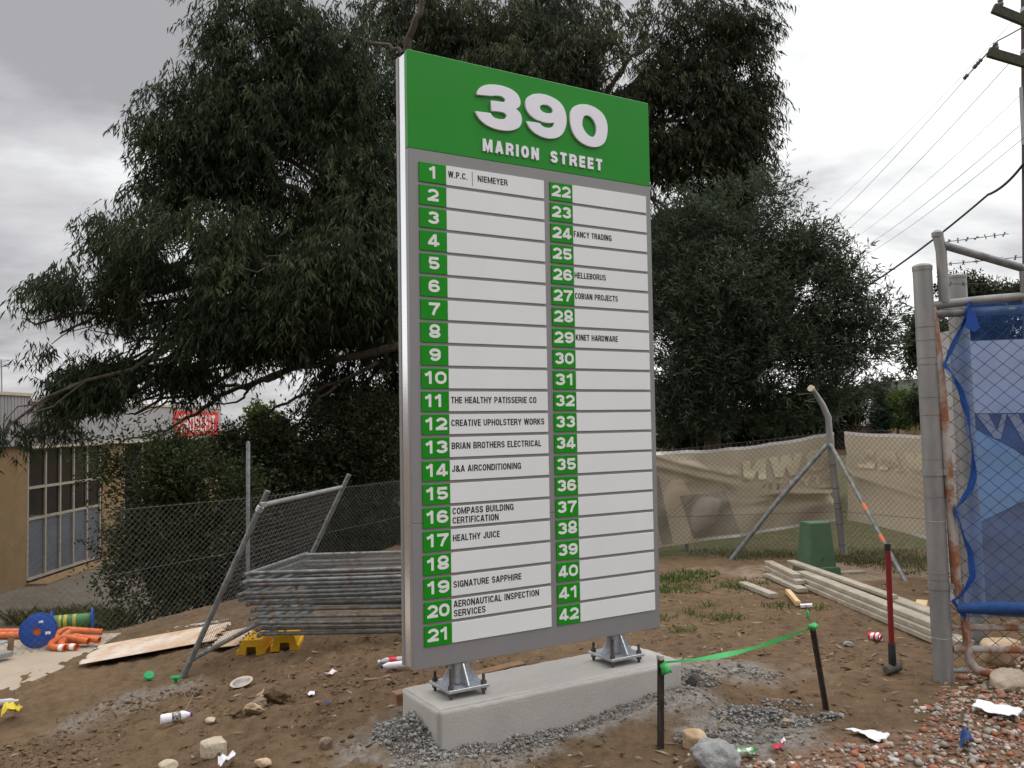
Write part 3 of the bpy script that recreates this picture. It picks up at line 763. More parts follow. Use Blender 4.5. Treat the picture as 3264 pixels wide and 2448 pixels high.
def numeral(loops):
    c = bpy.data.curves.new('numeral', 'CURVE'); c.dimensions = '2D'; c.fill_mode = 'BOTH'; c.extrude = 0.006; c.bevel_depth = 0.0022; c.offset = -0.0022
    for lp in loops:
        sp_ = c.splines.new('POLY'); sp_.points.add(len(lp) - 1)
        for i, (x, z) in enumerate(lp): sp_.points[i].co = (x, z, 0, 1)
        sp_.use_cyclic_u = True
    ob = bpy.data.objects.new('tmp', c); COL.objects.link(ob)
    me = bpy.data.meshes.new_from_object(ob.evaluated_get(bpy.context.evaluated_depsgraph_get()))
    bpy.data.objects.remove(ob)
    me.transform(Matrix.Translation((0, -.0078, 0)) @ Matrix.Rotation(R(90), 4, 'X'))
    me.materials.clear(); me.materials.append(M['acrylic'])
    o = bpy.data.objects.new('numeral', me); COL.objects.link(o); o.parent = SIGN
numeral([rnd(t3)]); numeral([rnd(t9), rnd(h9)]); numeral([rnd(t0), rnd(h0)])
mb = MB()
MW = {k_: v_ * 1.15 for k_, v_ in GW.items()}
letters(mb, 'MARION', .4965, .905, 3.0665, .0765, .24, -.0085, ID, depth=.008, gap=.20, wmap=MW, minstep=.0004)
mb.build('street_name', M['acrylic'], SIGN, True)
mb = MB()
letters(mb, 'STREET', .995, 1.407, 3.0665, .0765, .24, -.0085, ID, depth=.008, gap=.20, wmap=MW, minstep=.0004)
mb.build('street_name', M['acrylic'], SIGN, True)
# steel feet
for cxp in (.3215, 1.4925):
    cyp = .063
    mb = MB(); mb.box((cxp, cyp, -.139), (.270, .262, .018), bev=.002)
    mb.build('base_plate', M['galvnew'], SIGN, True)
    mb = MB(); mb.box((cxp, cyp, -.055), (.09, .09, .15), bev=.006)
    g = .009
    for sx, sy in ((1, 0), (-1, 0), (0, 1), (0, -1)):
        for off in (0.0,):
            def fnx(u, v, d, sx=sx, sy=sy, off=off):
                if sx: return (cxp + sx * (.0452 + u), cyp + off + d, -.1298 + v)
                return (cxp + off + d, cyp + sy * (.0452 + u), -.1298 + v)
            mb.prism([(0, 0), (.080, 0), (.080, .010), (.010, .122), (0, .122)], fnx, -g / 2, g / 2)
    mb.build('stub_post', M['galvnew'], SIGN, True)
    for sx in (-1, 1):
        for sy in (-1, 1):
            mb = MB(); bx, by = cxp + sx * .108, cyp + sy * .104
            mb.lathe([(.0, 0), (.0095, 0), (.0095, .118), (.0, .118)], (bx, by, -.19), n=10)
            for zz_ in (-.1298, -.168):
                mb.lathe([(.0, 0), (.018, 0), (.018, .018), (.0, .018)], (bx, by, zz_), n=6)
            mb.lathe([(.0, 0), (.0093, 0), (.0093, .065), (.0, .065)], (bx, by, -.075), n=10) if (sx * sy) > 0 else None
            mb.build('anchor_bolt', M['hammer'], SIGN, True)
def S2W(x, y, z):
    return Vector((SIGN_O.x + x * _cs - y * _sn, SIGN_O.y + x * _sn + y * _cs, SIGN_O.z + z))
# plinth, slightly uneven cast faces
def plinth():
    x0, x1, y0, y1, zt, zb = .071, 1.863, -.165, .331, -.19, -.78
    b = bmesh_grid_box(x0, x1, y0, y1, zb, zt, 0.03, 0.010)
    o = b; o.location = SIGN_O; o.rotation_euler = (0, 0, SIGN_R)
    tag(o, 'raw grey concrete footing beam under the directory sign', 'concrete footing')
def bmesh_grid_box(x0, x1, y0, y1, z0, z1, step, rad):
    import bmesh
    bm = bmesh.new(); bmesh.ops.create_cube(bm, size=1)
    for v in bm.verts: v.co = ((x0 + x1) / 2 + v.co.x * (x1 - x0), (y0 + y1) / 2 + v.co.y * (y1 - y0), (z0 + z1) / 2 + v.co.z * (z1 - z0))
    bmesh.ops.bevel(bm, geom=bm.edges[:], offset=rad, segments=3, affect='EDGES')
    for ax, lo, hi in ((0, x0, x1), (1, y0, y1), (2, z0, z1)):
        n = max(1, int((hi - lo) / step))
        for i in range(1, n):
            pos = [0, 0, 0]; pos[ax] = lo + (hi - lo) * i / n
            nm = [0, 0, 0]; nm[ax] = 1
            bmesh.ops.bisect_plane(bm, geom=bm.verts[:] + bm.edges[:] + bm.faces[:], plane_co=pos, plane_no=nm)
    from mathutils import noise as mn
    bm.normal_update()
    for v in bm.verts:
        k = mn.noise(v.co * 3.0) * .003 + mn.noise(v.co * 14.0) * .0012
        edge = sum(1 for ax, lo, hi in ((0, x0, x1), (1, y0, y1), (2, z0, z1)) if min(abs(v.co[ax] - lo), abs(v.co[ax] - hi)) < rad * 1.05)
        if edge >= 2: k += min(0, mn.noise(v.co * 22.0) - 0.2) * .008
        v.co += v.normal * k
    me = bpy.data.meshes.new('concrete_footing'); bm.to_mesh(me); bm.free()
    me.polygons.foreach_set('use_smooth', [True] * len(me.polygons))
    me.materials.append(M['concrete'])
    o = bpy.data.objects.new('concrete_footing', me); COL.objects.link(o)
    return o
plinth()

# ------------------------------------------------------------------ stone and lump shapes
_ICO = None
def ico(sub=2):
    import bmesh
    bm = bmesh.new(); bmesh.ops.create_icosphere(bm, subdivisions=sub, radius=1)
    V = np.array([v.co[:] for v in bm.verts]); F = np.array([[v.index for v in f.verts] for f in bm.faces]); bm.free()
    return V, F
ICO1, ICO2, ICO3, ICO4 = ico(1), ico(2), ico(3), ico(4)
def facet(V, k, rng, amt=(.55, .9)):    # cut random flats into unit stones
    V = V.copy()
    for _ in range(k):
        n = rng.normal(size=3); n /= np.linalg.norm(n); h = rng.uniform(*amt)
        d = V @ n - h
        V -= np.where(d > 0, d, 0)[:, None] * n
    return V
def stone(name, pos, size, mt, label, cat, rng_seed, group=None, rz=0.0, flats=9, rough_=.05, sink=.15, amt=(.55, .9), boxy=0.0):
    rg = np.random.default_rng(rng_seed)
    V, F = ICO4
    if boxy:
        V = np.sign(V) * np.abs(V) ** (1 - boxy); V = V / np.abs(V).max()
    V = facet(V, flats, rg, amt)
    V = V + V * ((vnoise3(V * 3 + rng_seed * 1.7) - .5) * 2 + (vnoise3(V * 8 + rng_seed) - .5) + (vnoise3(V * 19 + rng_seed) - .5) * .6)[:, None] * rough_
    V = V * np.array(size) / 2
    c, s = math.cos(rz), math.sin(rz)
    V = V @ np.array([[c, s, 0], [-s, c, 0], [0, 0, 1]])
    V[:, 2] -= V[:, 2].min()
    o = np_mesh(name, V, F, mt, smooth_=False)
    o.location = Vector(pos) - Vector((0, 0, size[2] * sink))
    return tag(o, label, cat, group)
def scatter_stones(name, pts, sizes, mats, mi, rng, flat=.75, base=ICO1, kf=7):
    Vs, Fs, Ms = [], [], []; n0 = 0
    protos = [facet(base[0], kf, rng, (.35, .85)) for _ in range(24)]
    for p, s_, m_ in zip(pts, sizes, mi):
        V = protos[rng.integers(24)] * np.array([1, rng.uniform(.6, 1), flat * rng.uniform(.6, 1)]) * s_ / 2
        q = Matrix.Rotation(rng.uniform(0, 6.28), 3, 'Z') @ Matrix.Rotation(rng.normal() * .4, 3, 'X')
        V = V @ np.array(q).T
        Vs.append(V + np.array(p)); Fs.append(base[1] + n0); n0 += len(V); Ms.append(np.full(len(base[1]), m_))
    return np_mesh(name, np.concatenate(Vs), np.concatenate(Fs), mats, mi=np.concatenate(Ms))
def inpoly(x, y, P):
    r = False; j = len(P) - 1
    for i in range(len(P)):
        if (P[i][1] > y) != (P[j][1] > y) and x < (P[j][0] - P[i][0]) * (y - P[i][1]) / (P[j][1] - P[i][1]) + P[i][0]: r = not r
        j = i
    return r

# crushed brick gravel at the lower right
rg = np.random.default_rng(21)
gpoly = [gp(*q) for q in ((2180, 2446), (2290, 2405), (2420, 2428), (2560, 2436), (2760, 2372), (2890, 2392), (2975, 2330), (2960, 2260), (3055, 2195), (3090, 2150), (3180, 2118), (3262, 2085))]
gpoly = [(p.x, p.y) for p in gpoly] + [(4.6, 6.0), (4.6, 2.4), (.4, 2.4)]
pts, szs, mi = [], [], []
tries = 0
while len(pts) < 12000 and tries < 160000:
    tries += 1
    x, y = rg.uniform(.4, 4.6), rg.uniform(2.6, 6.6)
    jx, jy = x + rg.normal() * .06, y + rg.normal() * .06
    if not inpoly(jx, jy, gpoly): continue
    if y < 3.5 and abs(x) > .75 * y + .3: continue
    s_ = min(.020 + rg.exponential(.016), .075)
    pts.append((x, y, gz(x, y) + s_ * .16)); szs.append(s_); mi.append(int(rg.choice(5, p=[.30, .20, .20, .2, .1])))
GM = [mat('red brick chip', (0.31, 0.115, 0.07), (0.40, 0.17, 0.10), 30, .95, contrast=.8), mat('buff chip', (0.36, 0.27, 0.20), (0.46, 0.36, 0.28), 30, .95), mat('grey chip', (0.26, 0.235, 0.205), (0.36, 0.33, 0.29), 30, .95),
      mat('brown chip', (0.21, 0.125, 0.085), (0.29, 0.18, 0.125), 30, .95), mat('pale chip', (0.48, 0.45, 0.41), (0.58, 0.55, 0.50), 30, .95)]
tag(scatter_stones('gravel', pts, szs, GM, mi, rg), 'crushed brick and stone gravel along the lower right edge', 'gravel', kind='stuff')
# soil clods and grit over the bare ground
CM = [mat('soil clod', (0.10, 0.065, 0.037), (0.20, 0.131, 0.074), 3, .95, bump=.6, bscale=90), mat('pale clod', (0.20, 0.145, 0.10), (0.28, 0.21, 0.15), 25, .95, bump=.5, bscale=90), mat('grit', (0.34, 0.30, 0.25), (0.42, 0.38, 0.33), 25, .95)]
pts, szs, mi = [], [], []
while len(pts) < 17000:
    az = rg.uniform(-.62, .62); d = 3.2 + 8.0 * rg.random() ** 1.6
    x, y = math.sin(az) * d, math.cos(az) * d
    dens = .06 + 1.1 * float(smooth(.35, .85, vnoise(x * 1.6 + 5, y * 1.6) * .6 + vnoise(x * 5, y * 5) * .4)) ** 1.2
    if rg.random() > dens * (1.0 if x < .2 else .75): continue
    if x < -1.5 and behind_fence(x, y) > -.25: continue
    if (x < -2.4 and y > 6.0 + (x + 2.4) * -0.1 and x < -2.4 - (8.9 - y) * .25 and y < 9.2 and x < -3.0): continue
    s_ = min(.007 + rg.exponential(.0115), .065) * (1.15 if x < 0 else .85)
    pts.append((x, y, gz(x, y) + s_ * .04)); szs.append(s_); mi.append(int(rg.choice(3, p=[.92, .065, .015])))
for q, rx, ry, n in (((120, 2400), .45, .22, 330), ((330, 2270), .35, .18, 260), ((250, 2420), .3, .15, 200), ((470, 2230), .4, .12, 200), ((840, 2250), .35, .2, 260), ((1080, 2180), .3, .1, 160), ((560, 2215), .25, .1, 100), ((2720, 2110), .3, .12, 120)):
    c_ = gp(*q)
    for _ in range(n):
        a_ = rg.uniform(0, 6.28); k_ = rg.random() ** .6; x, y = c_.x + rx * k_ * math.cos(a_), c_.y + ry * 1.6 * k_ * math.sin(a_)
        s_ = min(.008 + rg.exponential(.015), .085); pts.append((x, y, gz(x, y) + s_ * .02)); szs.append(s_); mi.append(0)
tag(scatter_stones('soil_clods', pts, szs, CM, mi, rg, flat=.5), 'loose brown soil clods and grit strewn over the ground', 'loose soil', kind='stuff')
# crumbled cement round the footing and along the trench
KM = [mat('cement crumb', (0.19, 0.185, 0.175), (0.27, 0.26, 0.25), 30, .95), mat('fine cement grit', (0.24, 0.23, 0.21), (0.33, 0.315, 0.295), 30, .95), mat('dark cement grit', (0.12, 0.112, 0.10), (0.19, 0.18, 0.165), 30, .95)]
pts, szs, mi = [], [], []
def heap(c, rx, ry, n, top, smin, sexp, ang=0.0):
    for _ in range(n):
        a = rg.uniform(0, 6.28); q = rg.random() ** .6
        u, v = q * rx * math.cos(a), q * ry * math.sin(a)
        x = c[0] + u * math.cos(ang) - v * math.sin(ang); y = c[1] + u * math.sin(ang) + v * math.cos(ang)
        s_ = min(smin * .6 + rg.exponential(sexp * .8), .055)
        lx = (x - SIGN_O.x) * _cs + (y - SIGN_O.y) * _sn; ly = -(x - SIGN_O.x) * _sn + (y - SIGN_O.y) * _cs
        if .07 < lx < 1.86 and -.16 < ly < .33: continue
        pts.append((x, y, gz(x, y) + top * max(0, 1 - q) ** .8 * rg.uniform(.4, 1) + s_ * .1)); szs.append(s_); mi.append(int(rg.choice(3, p=[.4, .4, .2])))
pA = S2W(.02, .12, 0); heap((pA.x, pA.y), .17, .42, 3200, .14, .010, .010, SIGN_R)
pB = S2W(.35, -.24, 0); heap((pB.x, pB.y), .75, .10, 1700, .03, .008, .009, SIGN_R)
pB = S2W(1.3, -.22, 0); heap((pB.x, pB.y), .7, .08, 800, .03, .008, .009, SIGN_R)
for q, rx, ry, n, tp in (((2430, 2290), .30, .16, 1700, .07), ((2330, 2350), .35, .14, 500, .03), ((2225, 2165), .16, .14, 350, .07), ((2400, 2150), .28, .16, 250, .02), ((2620, 2290), .15, .07, 160, .04), ((2500, 2250), .2, .1, 150, .02)):
    p = gp(*q); heap((p.x, p.y), rx, ry, n, tp, .010, .012)
tag(scatter_stones('cement_rubble', pts, szs, KM, mi, rg), 'crumbled grey cement heaped round the footing and dug strip', 'rubble', kind='stuff')

# loose stones that one can point at
stone('sandstone_block', gp(682, 2408), (.135, .115, .11), M['sandstone'], 'squared pale sandstone block lying on the soil at lower left', 'stone', 3, rz=.75, flats=5, amt=(.95, 1.15), boxy=.66, rough_=.06)
stone('sandstone_rock', gp(2205, 2385), (.21, .18, .17), M['brownstone'], 'broken sandstone rock with a rusty side beside the taped stake', 'stone', 5, rz=.3, flats=12, amt=(.42, .8), rough_=.07)
stone('concrete_lump', gp(2278, 2455), (.26, .22, .19), M['rubble'], 'round grey concrete lump in front of the broken sandstone rock', 'stone', 8, flats=4, rough_=.13, sink=.2)
stone('pale_stone', gp(536, 2452), (.12, .09, .07), M['sandstone'], 'small pale stone at the bottom edge left of the crushed can', 'stone', 9)
stone('orange_stone', gp(838, 2446), (.11, .08, .06), M['brownstone'], 'flat orange brown stone at the bottom edge right of the crushed can', 'stone', 10)
stone('dirt_stone', gp(1040, 2384), (.085, .08, .075), CM[1], 'round earthy stone alone on the soil left of the footing', 'stone', 12)
stone('trench_stone', gp(2510, 2310), (.11, .06, .05), M['brownstone'], 'small flat brown stone between the two stakes', 'stone', 13)
stone('tan_stone', gp(672, 2302), (.075, .06, .045), M['sandstone'], 'small tan stone just right of the white bottle', 'stone', 14)
for i, (q, sz, lb) in enumerate((((880, 2240), (.20, .17, .13), 'largest grey brown soil lump in the heap left of the footing'), ((810, 2278), (.15, .12, .10), 'reddish soil lump at the front of the heap left of the footing'), ((755, 2282), (.13, .10, .09), 'dark soil lump at the left end of the heap'), ((845, 2226), (.13, .11, .09), 'orange brown soil lump behind the largest lump of the heap'), ((830, 2258), (.11, .1, .08), 'middle soil lump between the red and the grey lumps of the heap'))):
    stone('soil_lump', gp(*q), sz, [CM[0], M['brownstone'], CM[0], M['brownstone'], CM[1]][i], lb, 'soil lump', 30 + i, group='soil lumps in the heap', flats=8, amt=(.4, .85), rough_=.24)
stone('gate_stone', gp(3195, 2135), (.30, .20, .18), M['brownstone'], 'long sandstone block lying behind the bottom rail of the gate', 'stone', 41, rz=.1, sink=-.2, boxy=.5, amt=(.8, 1.1), rough_=.05)
stone('gate_footing_stone', gp(3215, 2195), (.22, .16, .16), M['sandstone'], 'rounded sandstone rock in front of the gate bottom rail', 'stone', 42, boxy=.3, amt=(.6, .95), rough_=.06)
stone('grey_chunk', gp(2702, 2060), (.09, .06, .05), KM[1], 'small pale grey chunk on the soil left of the red can', 'stone', 43)
stone('black_stone', gp(2207, 2185), (.10, .09, .09), mat('black stone', (0.04, .037, .033), (.075, .07, .063), 20, .9, bump=.5), 'dark stone against the right end of the footing', 'stone', 44)

# ------------------------------------------------------------------ stakes and tape
def stake(px0, py0, px1, py1, wdt, label):
    b = gp(px0, py0); top = at(px1, py1, b.y + (.02 if px1 < px0 else 0))
    ax = (top - b).normalized()
    e = empty('survey_stake', b, label, 'stake', group='dark steel stakes holding the green tape')
    q = ax.to_track_quat('Z', 'Y').to_matrix() @ Matrix.Rotation(.5, 3, 'Z')
    L = (top - b).length + .12
    mb = MB(); c = b + ax * ((L - .24) / 2 )
    # star picket: three ribs
    for k in range(3):
        r_ = q @ Matrix.Rotation(k * 2.094, 3, 'Z')
        mb.box(c + r_ @ Vector((wdt * .33, 0, 0)), (wdt * .62, .007, L), r_, bev=.0015)
    mb.box(c, (.012, .012, L - .002), q)
    mb.build('picket_bar', M['stake'], e)
    mb = MB(); mb.box(b + ax * (L - .12 + .004), (wdt * .9, wdt * .9, .03), q, bev=.004)
    mb.build('mushroomed_top', M['rustpipe'], e)
    return e, b, top
st1, b1, top1 = stake(2104, 2385, 2104, 2098, .036, 'dark steel stake with the tape tied near its top beside the footing')
st2, b2, top2 = stake(2636, 2262, 2592, 2000, .036, 'leaning dark steel stake at the right end of the green tape')
tp = empty('barrier_tape', (b1 + b2) / 2, 'bright green plastic tape strung between the two dark stakes', 'tape')
def tape_strip():
    mb = MB(); A = at(2106, 2112, b1.y); B = at(2592, 2000, b2.y)
    n = 40; prev = None; vs = []
    for i in range(n + 1):
        t = i / n
        p = A.lerp(B, t); p.z -= .05 * math.sin(math.pi * t) * (1 - .3 * t)
        wdt = .006 + .010 * math.exp(-((t - .38) / .13) ** 2) + .007 * math.exp(-((t - .75) / .12) ** 2)
        tw = 1.2 + 2.3 * math.sin(t * 5.0) * .5 + t * 1.2
        up = Vector((0.25 * math.cos(tw), -.5 * math.cos(tw), math.sin(tw) * .9 + .35)).normalized()
        vs += [p + up * wdt, p - up * wdt]
    th = (B - A).cross(Vector((0, 0, 1))).normalized() * .0008
    nv = len(vs)
    mb.add([v + th for v in vs] + [v - th for v in vs], [(2 * i, 2 * i + 1, 2 * i + 3, 2 * i + 2) for i in range(n)] + [(nv + 2 * i, nv + 2 * i + 2, nv + 2 * i + 3, nv + 2 * i + 1) for i in range(n)])
    mb.build('tape_strip', M['tape'], tp, smooth_=True)
    for c, s_, lb in ((at(2122, 2132, b1.y - .03), (.032, .022, .032), 0), (at(2592, 1998, b2.y - .03), (.03, .03, .022), 1), (at(2575, 1962, b2.y - .02), (.009, .009, .03), 2)):
        rr_ = np.random.default_rng(60 + lb); V = ICO2[0] * (1 + (vnoise3(ICO2[0] * 3.5 + lb * 5) - .5)[:, None] * 1.3) * np.array(s_)
        np_mesh('tape_knot' if lb < 2 else 'tape_tail', V + np.array(c), ICO2[1], M['tape'], parent=tp)
tape_strip()

# ------------------------------------------------------------------ sledgehammer
hb = gp(2846, 2146)
hm = empty('sledgehammer', hb, 'sledgehammer standing on its head, dark red handle upright', 'hammer')
tpz = at(2829, 1733, hb.y)
mb = MB(); rr_ = Matrix.Rotation(.5, 3, 'Z')
mb.lathe([(.0, -.075), (.028, -.075), (.034, -.066), (.034, -.03), (.029, -.022), (.029, .022), (.034, .03), (.034, .066), (.028, .075), (0, .075)], hb + Vector((0, 0, .036)), (1, .55, .05), n=12)
mb.build('hammer_head', M['hammer'], hm, smooth_=True)
mb = MB(); a0 = hb + Vector((0, 0, .06)); ax = (tpz - a0).normalized(); L = (tpz - a0).length
mb.tube([a0 + ax * (L * .17), a0 + ax * (L * .19), a0 + ax * (L * .9), a0 + ax * (L * .955)], [.018, .0195, .0195, .019], 12); mb.build('handle', M['red'], hm, smooth_=True)
mb = MB(); mb.tube([a0, a0 + ax * .02, a0 + ax * (L * .17), a0 + ax * (L * .178)], [.026, .027, .025, .022], 12); mb.build('overstrike_collar', M['black'], hm, smooth_=True)
mb = MB(); mb.tube([a0 + ax * (L * .945), a0 + ax * L], [.0205, .0205], 12); mb.build('grip_end', M['black'], hm)

# ------------------------------------------------------------------ service pillar
pb = gp(2612, 1832); pb.y += .1
pl = empty('service_pillar', pb, 'green tapered utility pillar standing before the corner fence post', 'service pillar', rz=R(12))
hgt = (1832 - 1672) / FPX * pb.y
mb = MB()
def frus(mb, x, y, z0, z1, w0, d0, w1, d1, yo=0):
    mb.add([(x - w0, y - d0, z0), (x + w0, y - d0, z0), (x + w0, y + d0, z0), (x - w0, y + d0, z0), (x - w1, y - d1 + yo, z1), (x + w1, y - d1 + yo, z1), (x + w1, y + d1 + yo, z1), (x - w1, y + d1 + yo, z1)],
           [(0, 3, 2, 1), (4, 5, 6, 7), (0, 1, 5, 4), (1, 2, 6, 5), (2, 3, 7, 6), (3, 0, 4, 7)])
frus(mb, 0, 0, .095, hgt - .02, .165, .15, .125, .12); frus(mb, 0, 0, hgt - .0195, hgt + .005, .128, .123, .124, .119)
mb.build('cabinet_body', M['pillar'], pl, True)
mb = MB(); frus(mb, 0, 0, 0, .085, .205, .185, .20, .18); frus(mb, 0, 0, .0852, .0945, .195, .175, .18, .165); mb.build('base_collar', M['pillar'], pl, True)
mb = MB(); mb.box((.0, -.152, .2), (.03, .006, .03), bev=.002); mb.build('latch', M['pillar'], pl, True)

# ------------------------------------------------------------------ timber stack
def plank(p0, p1, w_, h_, label, mt=None, group='weathered timber planks in the stack', roll=0.0, bend=0.0, name='timber_plank', off=(0, 0, 0)):
    p0, p1 = Vector(p0) + Vector(off), Vector(p1) + Vector(off)
    ax = (p1 - p0).normalized(); side = ax.cross(Vector((0, 0, 1))).normalized(); up = side.cross(ax)
    mb = MB(); n = 8; vs = []
    b_ = .004
    for i in range(n + 1):
        t = i / n; c = p0.lerp(p1, t) + side * bend * math.sin(math.pi * t)
        for u, v in ((-w_ / 2 + b_, 0), (w_ / 2 - b_, 0), (w_ / 2, b_), (w_ / 2, h_ - b_), (w_ / 2 - b_, h_), (-w_ / 2 + b_, h_), (-w_ / 2, h_ - b_), (-w_ / 2, b_)):
            vs.append(c + side * u + up * v)
    fs = [tuple(reversed(range(8))), tuple(range(n * 8, n * 8 + 8))]
    for i in range(n):
        for k in range(8): fs.append((i * 8 + k, i * 8 + (k + 1) % 8, (i + 1) * 8 + (k + 1) % 8, (i + 1) * 8 + k))
    mb.add(vs, fs)
    o = one(mb, name, mt or M['timber'], label, 'plank', group)
    return o
def gpz(px, py, dz): return gp(px, py, dz)
Wd, Hh = .19, .042
def tstack():
    L0, L1 = gp(2490, 1846), gp(2975, 2060)     # near lower edge of the stack
    L1 = L1 + (L1 - L0) * .06
    for p in (L0, L1): p.z = gmacro(p.x, p.y) + .012
    ax = (L1 - L0).normalized(); sd = Vector((-ax.y, ax.x, 0)).normalized()
    if sd.x < 0: sd = -sd
    f = lambda t, s_, lv: Vector((L0.x, L0.y, 0)) + Vector((ax.x, ax.y, 0)) * (L0 - L1).length * t + sd * s_ + Vector((0, 0, L0.z + (L1.z - L0.z) * t + lv * (Hh + .003)))
    plank(f(0.0, .06, 0), f(1.0, .09, 0), .15, Hh, 'longest pale plank at the bottom front of the timber stack')
    plank(f(.05, .24, 0), f(.88, .27, 0), .15, Hh, 'bottom plank at the back of the timber stack')
    plank(f(.02, .10, 1), f(1.02, .12, 1), .15, Hh, 'second layer plank along the front of the stack, running behind the gate post', bend=.01)
    plank(f(.06, .28, 1), f(.80, .29, 1), .14, Hh, 'second layer plank at the back of the stack')
    plank(f(.10, .12, 2), f(.945, .15, 2), .13, Hh, 'top front plank whose sawn end faces the gate post')
    plank(f(-.02, .27, 2), f(.80, .35, 2), .14, Hh, 'top back plank with a dirty grey edge along the stack', bend=-.015)
    plank(f(-.06, .20, 3), f(.60, .28, 3), .10, Hh * .8, 'uppermost pale plank crossing the far end of the stack')
    plank(f(-.10, -.02, 1), f(.20, -.05, 1), .10, Hh, 'short offcut lying on the near left side of the stack')
    plank(f(-.13, .02, 2), f(.16, -.03, 2), .10, Hh, 'short offcut with a fresh tan sawn end on top of the left side')
    plank(f(-.03, -.10, 0), f(.26, -.11, 0), .12, Hh, 'lowest short offcut beside the left side of the stack')
tstack()
a, b = gp(2368, 1868), gp(2468, 1908)
plank(a, b, .10, .045, 'single short grey plank lying apart on the grass left of the stack', group=None, off=(0, 0, .005))
a, b = gp(2512, 1895), gp(2545, 1935)
plank(a, b, .05, .045, 'fresh yellow timber offcut leaning on the stack by the grass', mt=M['freshwood'], group=None, name='timber_offcut', off=(0, 0, .01))
a, b = gp(2552, 1938), gp(2590, 1936)
plank(a, b, .05, .03, 'tiny white painted offcut on the soil beside the fresh yellow offcut', mt=M['paper'], group=None, name='timber_offcut', off=(0, 0, .005))
a, b = gp(2930, 1968), gp(2940, 1935)
plank(a, b, .10, .06, 'fresh tan timber block beyond the top plank end by the gate post', mt=M['freshwood'], group=None, name='timber_block', off=(0, 0, .01))
a, b = gp(2435, 1838), gp(2750, 1824)
plank(a, b, .12, .02, 'old flat board half buried in front of the banner fence', group=None, name='flat_board', off=(0, 0, .0))
# batten and bark by the footing
pa, pb_ = S2W(.12, .56, -.36), S2W(1.05, .52, -.30)
plank(pa, pb_, .09, .075, 'brown timber batten lying behind the footing under the sign', mt=M['brownwood'], group=None, name='timber_batten')
a, b = gp(1160, 2176), gp(1245, 2162)
plank(a, b, .035, .02, 'curved strip of brown bark on the soil left of the sign foot', mt=M['brownwood'], group=None, name='bark_strip', bend=.02, off=(0, 0, .006))
a, b = gp(586, 2285), gp(642, 2212)
mb = MB(); mb.tube([a + Vector((0, 0, .02)), a.lerp(b, .5) + Vector((.01, 0, .09)), b + Vector((0, 0, .05))], [.004, .003, .002], 5)
one(mb, 'dry_twig', M['twig'], 'thin dry twig standing up behind the white bottle', 'twig')

# ------------------------------------------------------------------ litter
def can():
    p = gp(2792, 2042); e = empty('drink_can', p, 'crushed red and white drink can lying on its side by the hammer', 'can')
    ax = Vector((.62, -.75, -.05)).normalized(); c0 = p + Vector((-.04, .05, .036))
    mb = MB(); mb.lathe([(.022, 0), (.031, .012), (.033, .03), (.030, .055), (.033, .075), (.032, .095), (.027, .108)], c0, ax, 18, mats=[0, 0, 1, 0, 1, 0])
    vs = [Vector(v) for v in mb.v]
    mb.v = [tuple(v + Vector((0, 0, -.006)) * math.sin((v - c0).dot(ax) * 60)) for v in vs]
    mb.build('can_body', [M['canred'], M['canwhite']], e, smooth_=True)
    mb = MB(); mb.lathe([(.0275, .1), (.0285, .110), (.0255, .112), (.024, .107), (.0, .107)], c0, ax, 18); mb.build('can_lid', M['canalu'], e)
    mb = MB(); mb.box(c0 + ax * .1085, (.016, .004, .010), ax.to_track_quat('Y', 'Z').to_matrix()); mb.build('ring_pull', M['dark'], e)
can()
def bottle(px, py, ax, L, r, body, cap, label, bandm=None, name='plastic_bottle', band=(.35, .62)):
    p = gp(px, py); e = empty(name, p, label, 'bottle')
    ax = Vector(ax).normalized(); c0 = p + Vector((0, 0, r * .92)) - ax * L * .5
    mb = MB(); mb.lathe([(.0, 0), (r * .85, .003), (r, .012), (r, L * .3), (r * .94, L * .32), (r * .94, L * .64), (r, L * .66), (r * .95, L * .74), (r * .45, L * .9), (r * .42, L * .95)], c0, ax, 16); mb.build('bottle_body', body, e, smooth_=True)
    mb = MB(); mb.lathe([(0, L * .93), (r * .5, L * .93), (r * .5, L), (0, L)], c0, ax, 14); mb.build('bottle_cap', cap, e)
    if bandm:
        mb = MB(); mb.lathe([(r * .96, L * band[0]), (r * .985, L * band[0] + .001), (r * .985, L * band[1]), (r * .96, L * band[1] + .001)], c0, ax, 16); mb.build('bottle_label', bandm, e, smooth_=True)
bottle(562, 2300, (.86, .5, .02), .205, .034, M['plastic'], M['purple'], 'white bottle with a printed band and purple cap on the soil', M['label'])
bottle(1257, 2132, (-.97, -.2, -.02), .20, .028, M['plastic'], M['blue'], 'white bottle with a blue cap lying beside the sign edge', M['paper'], band=(.4, .5))
bottle(1250, 2118, (-.97, -.25, 0), .22, .03, M['clear'], M['paper'], 'cloudy clear bottle with a red label behind the blue capped bottle', M['canred'])
bottle(15, 2250, (.95, .3, 0), .2, .03, M['clear'], M['canalu'], 'cloudy clear bottle on the soil at the left edge by the slab', None)
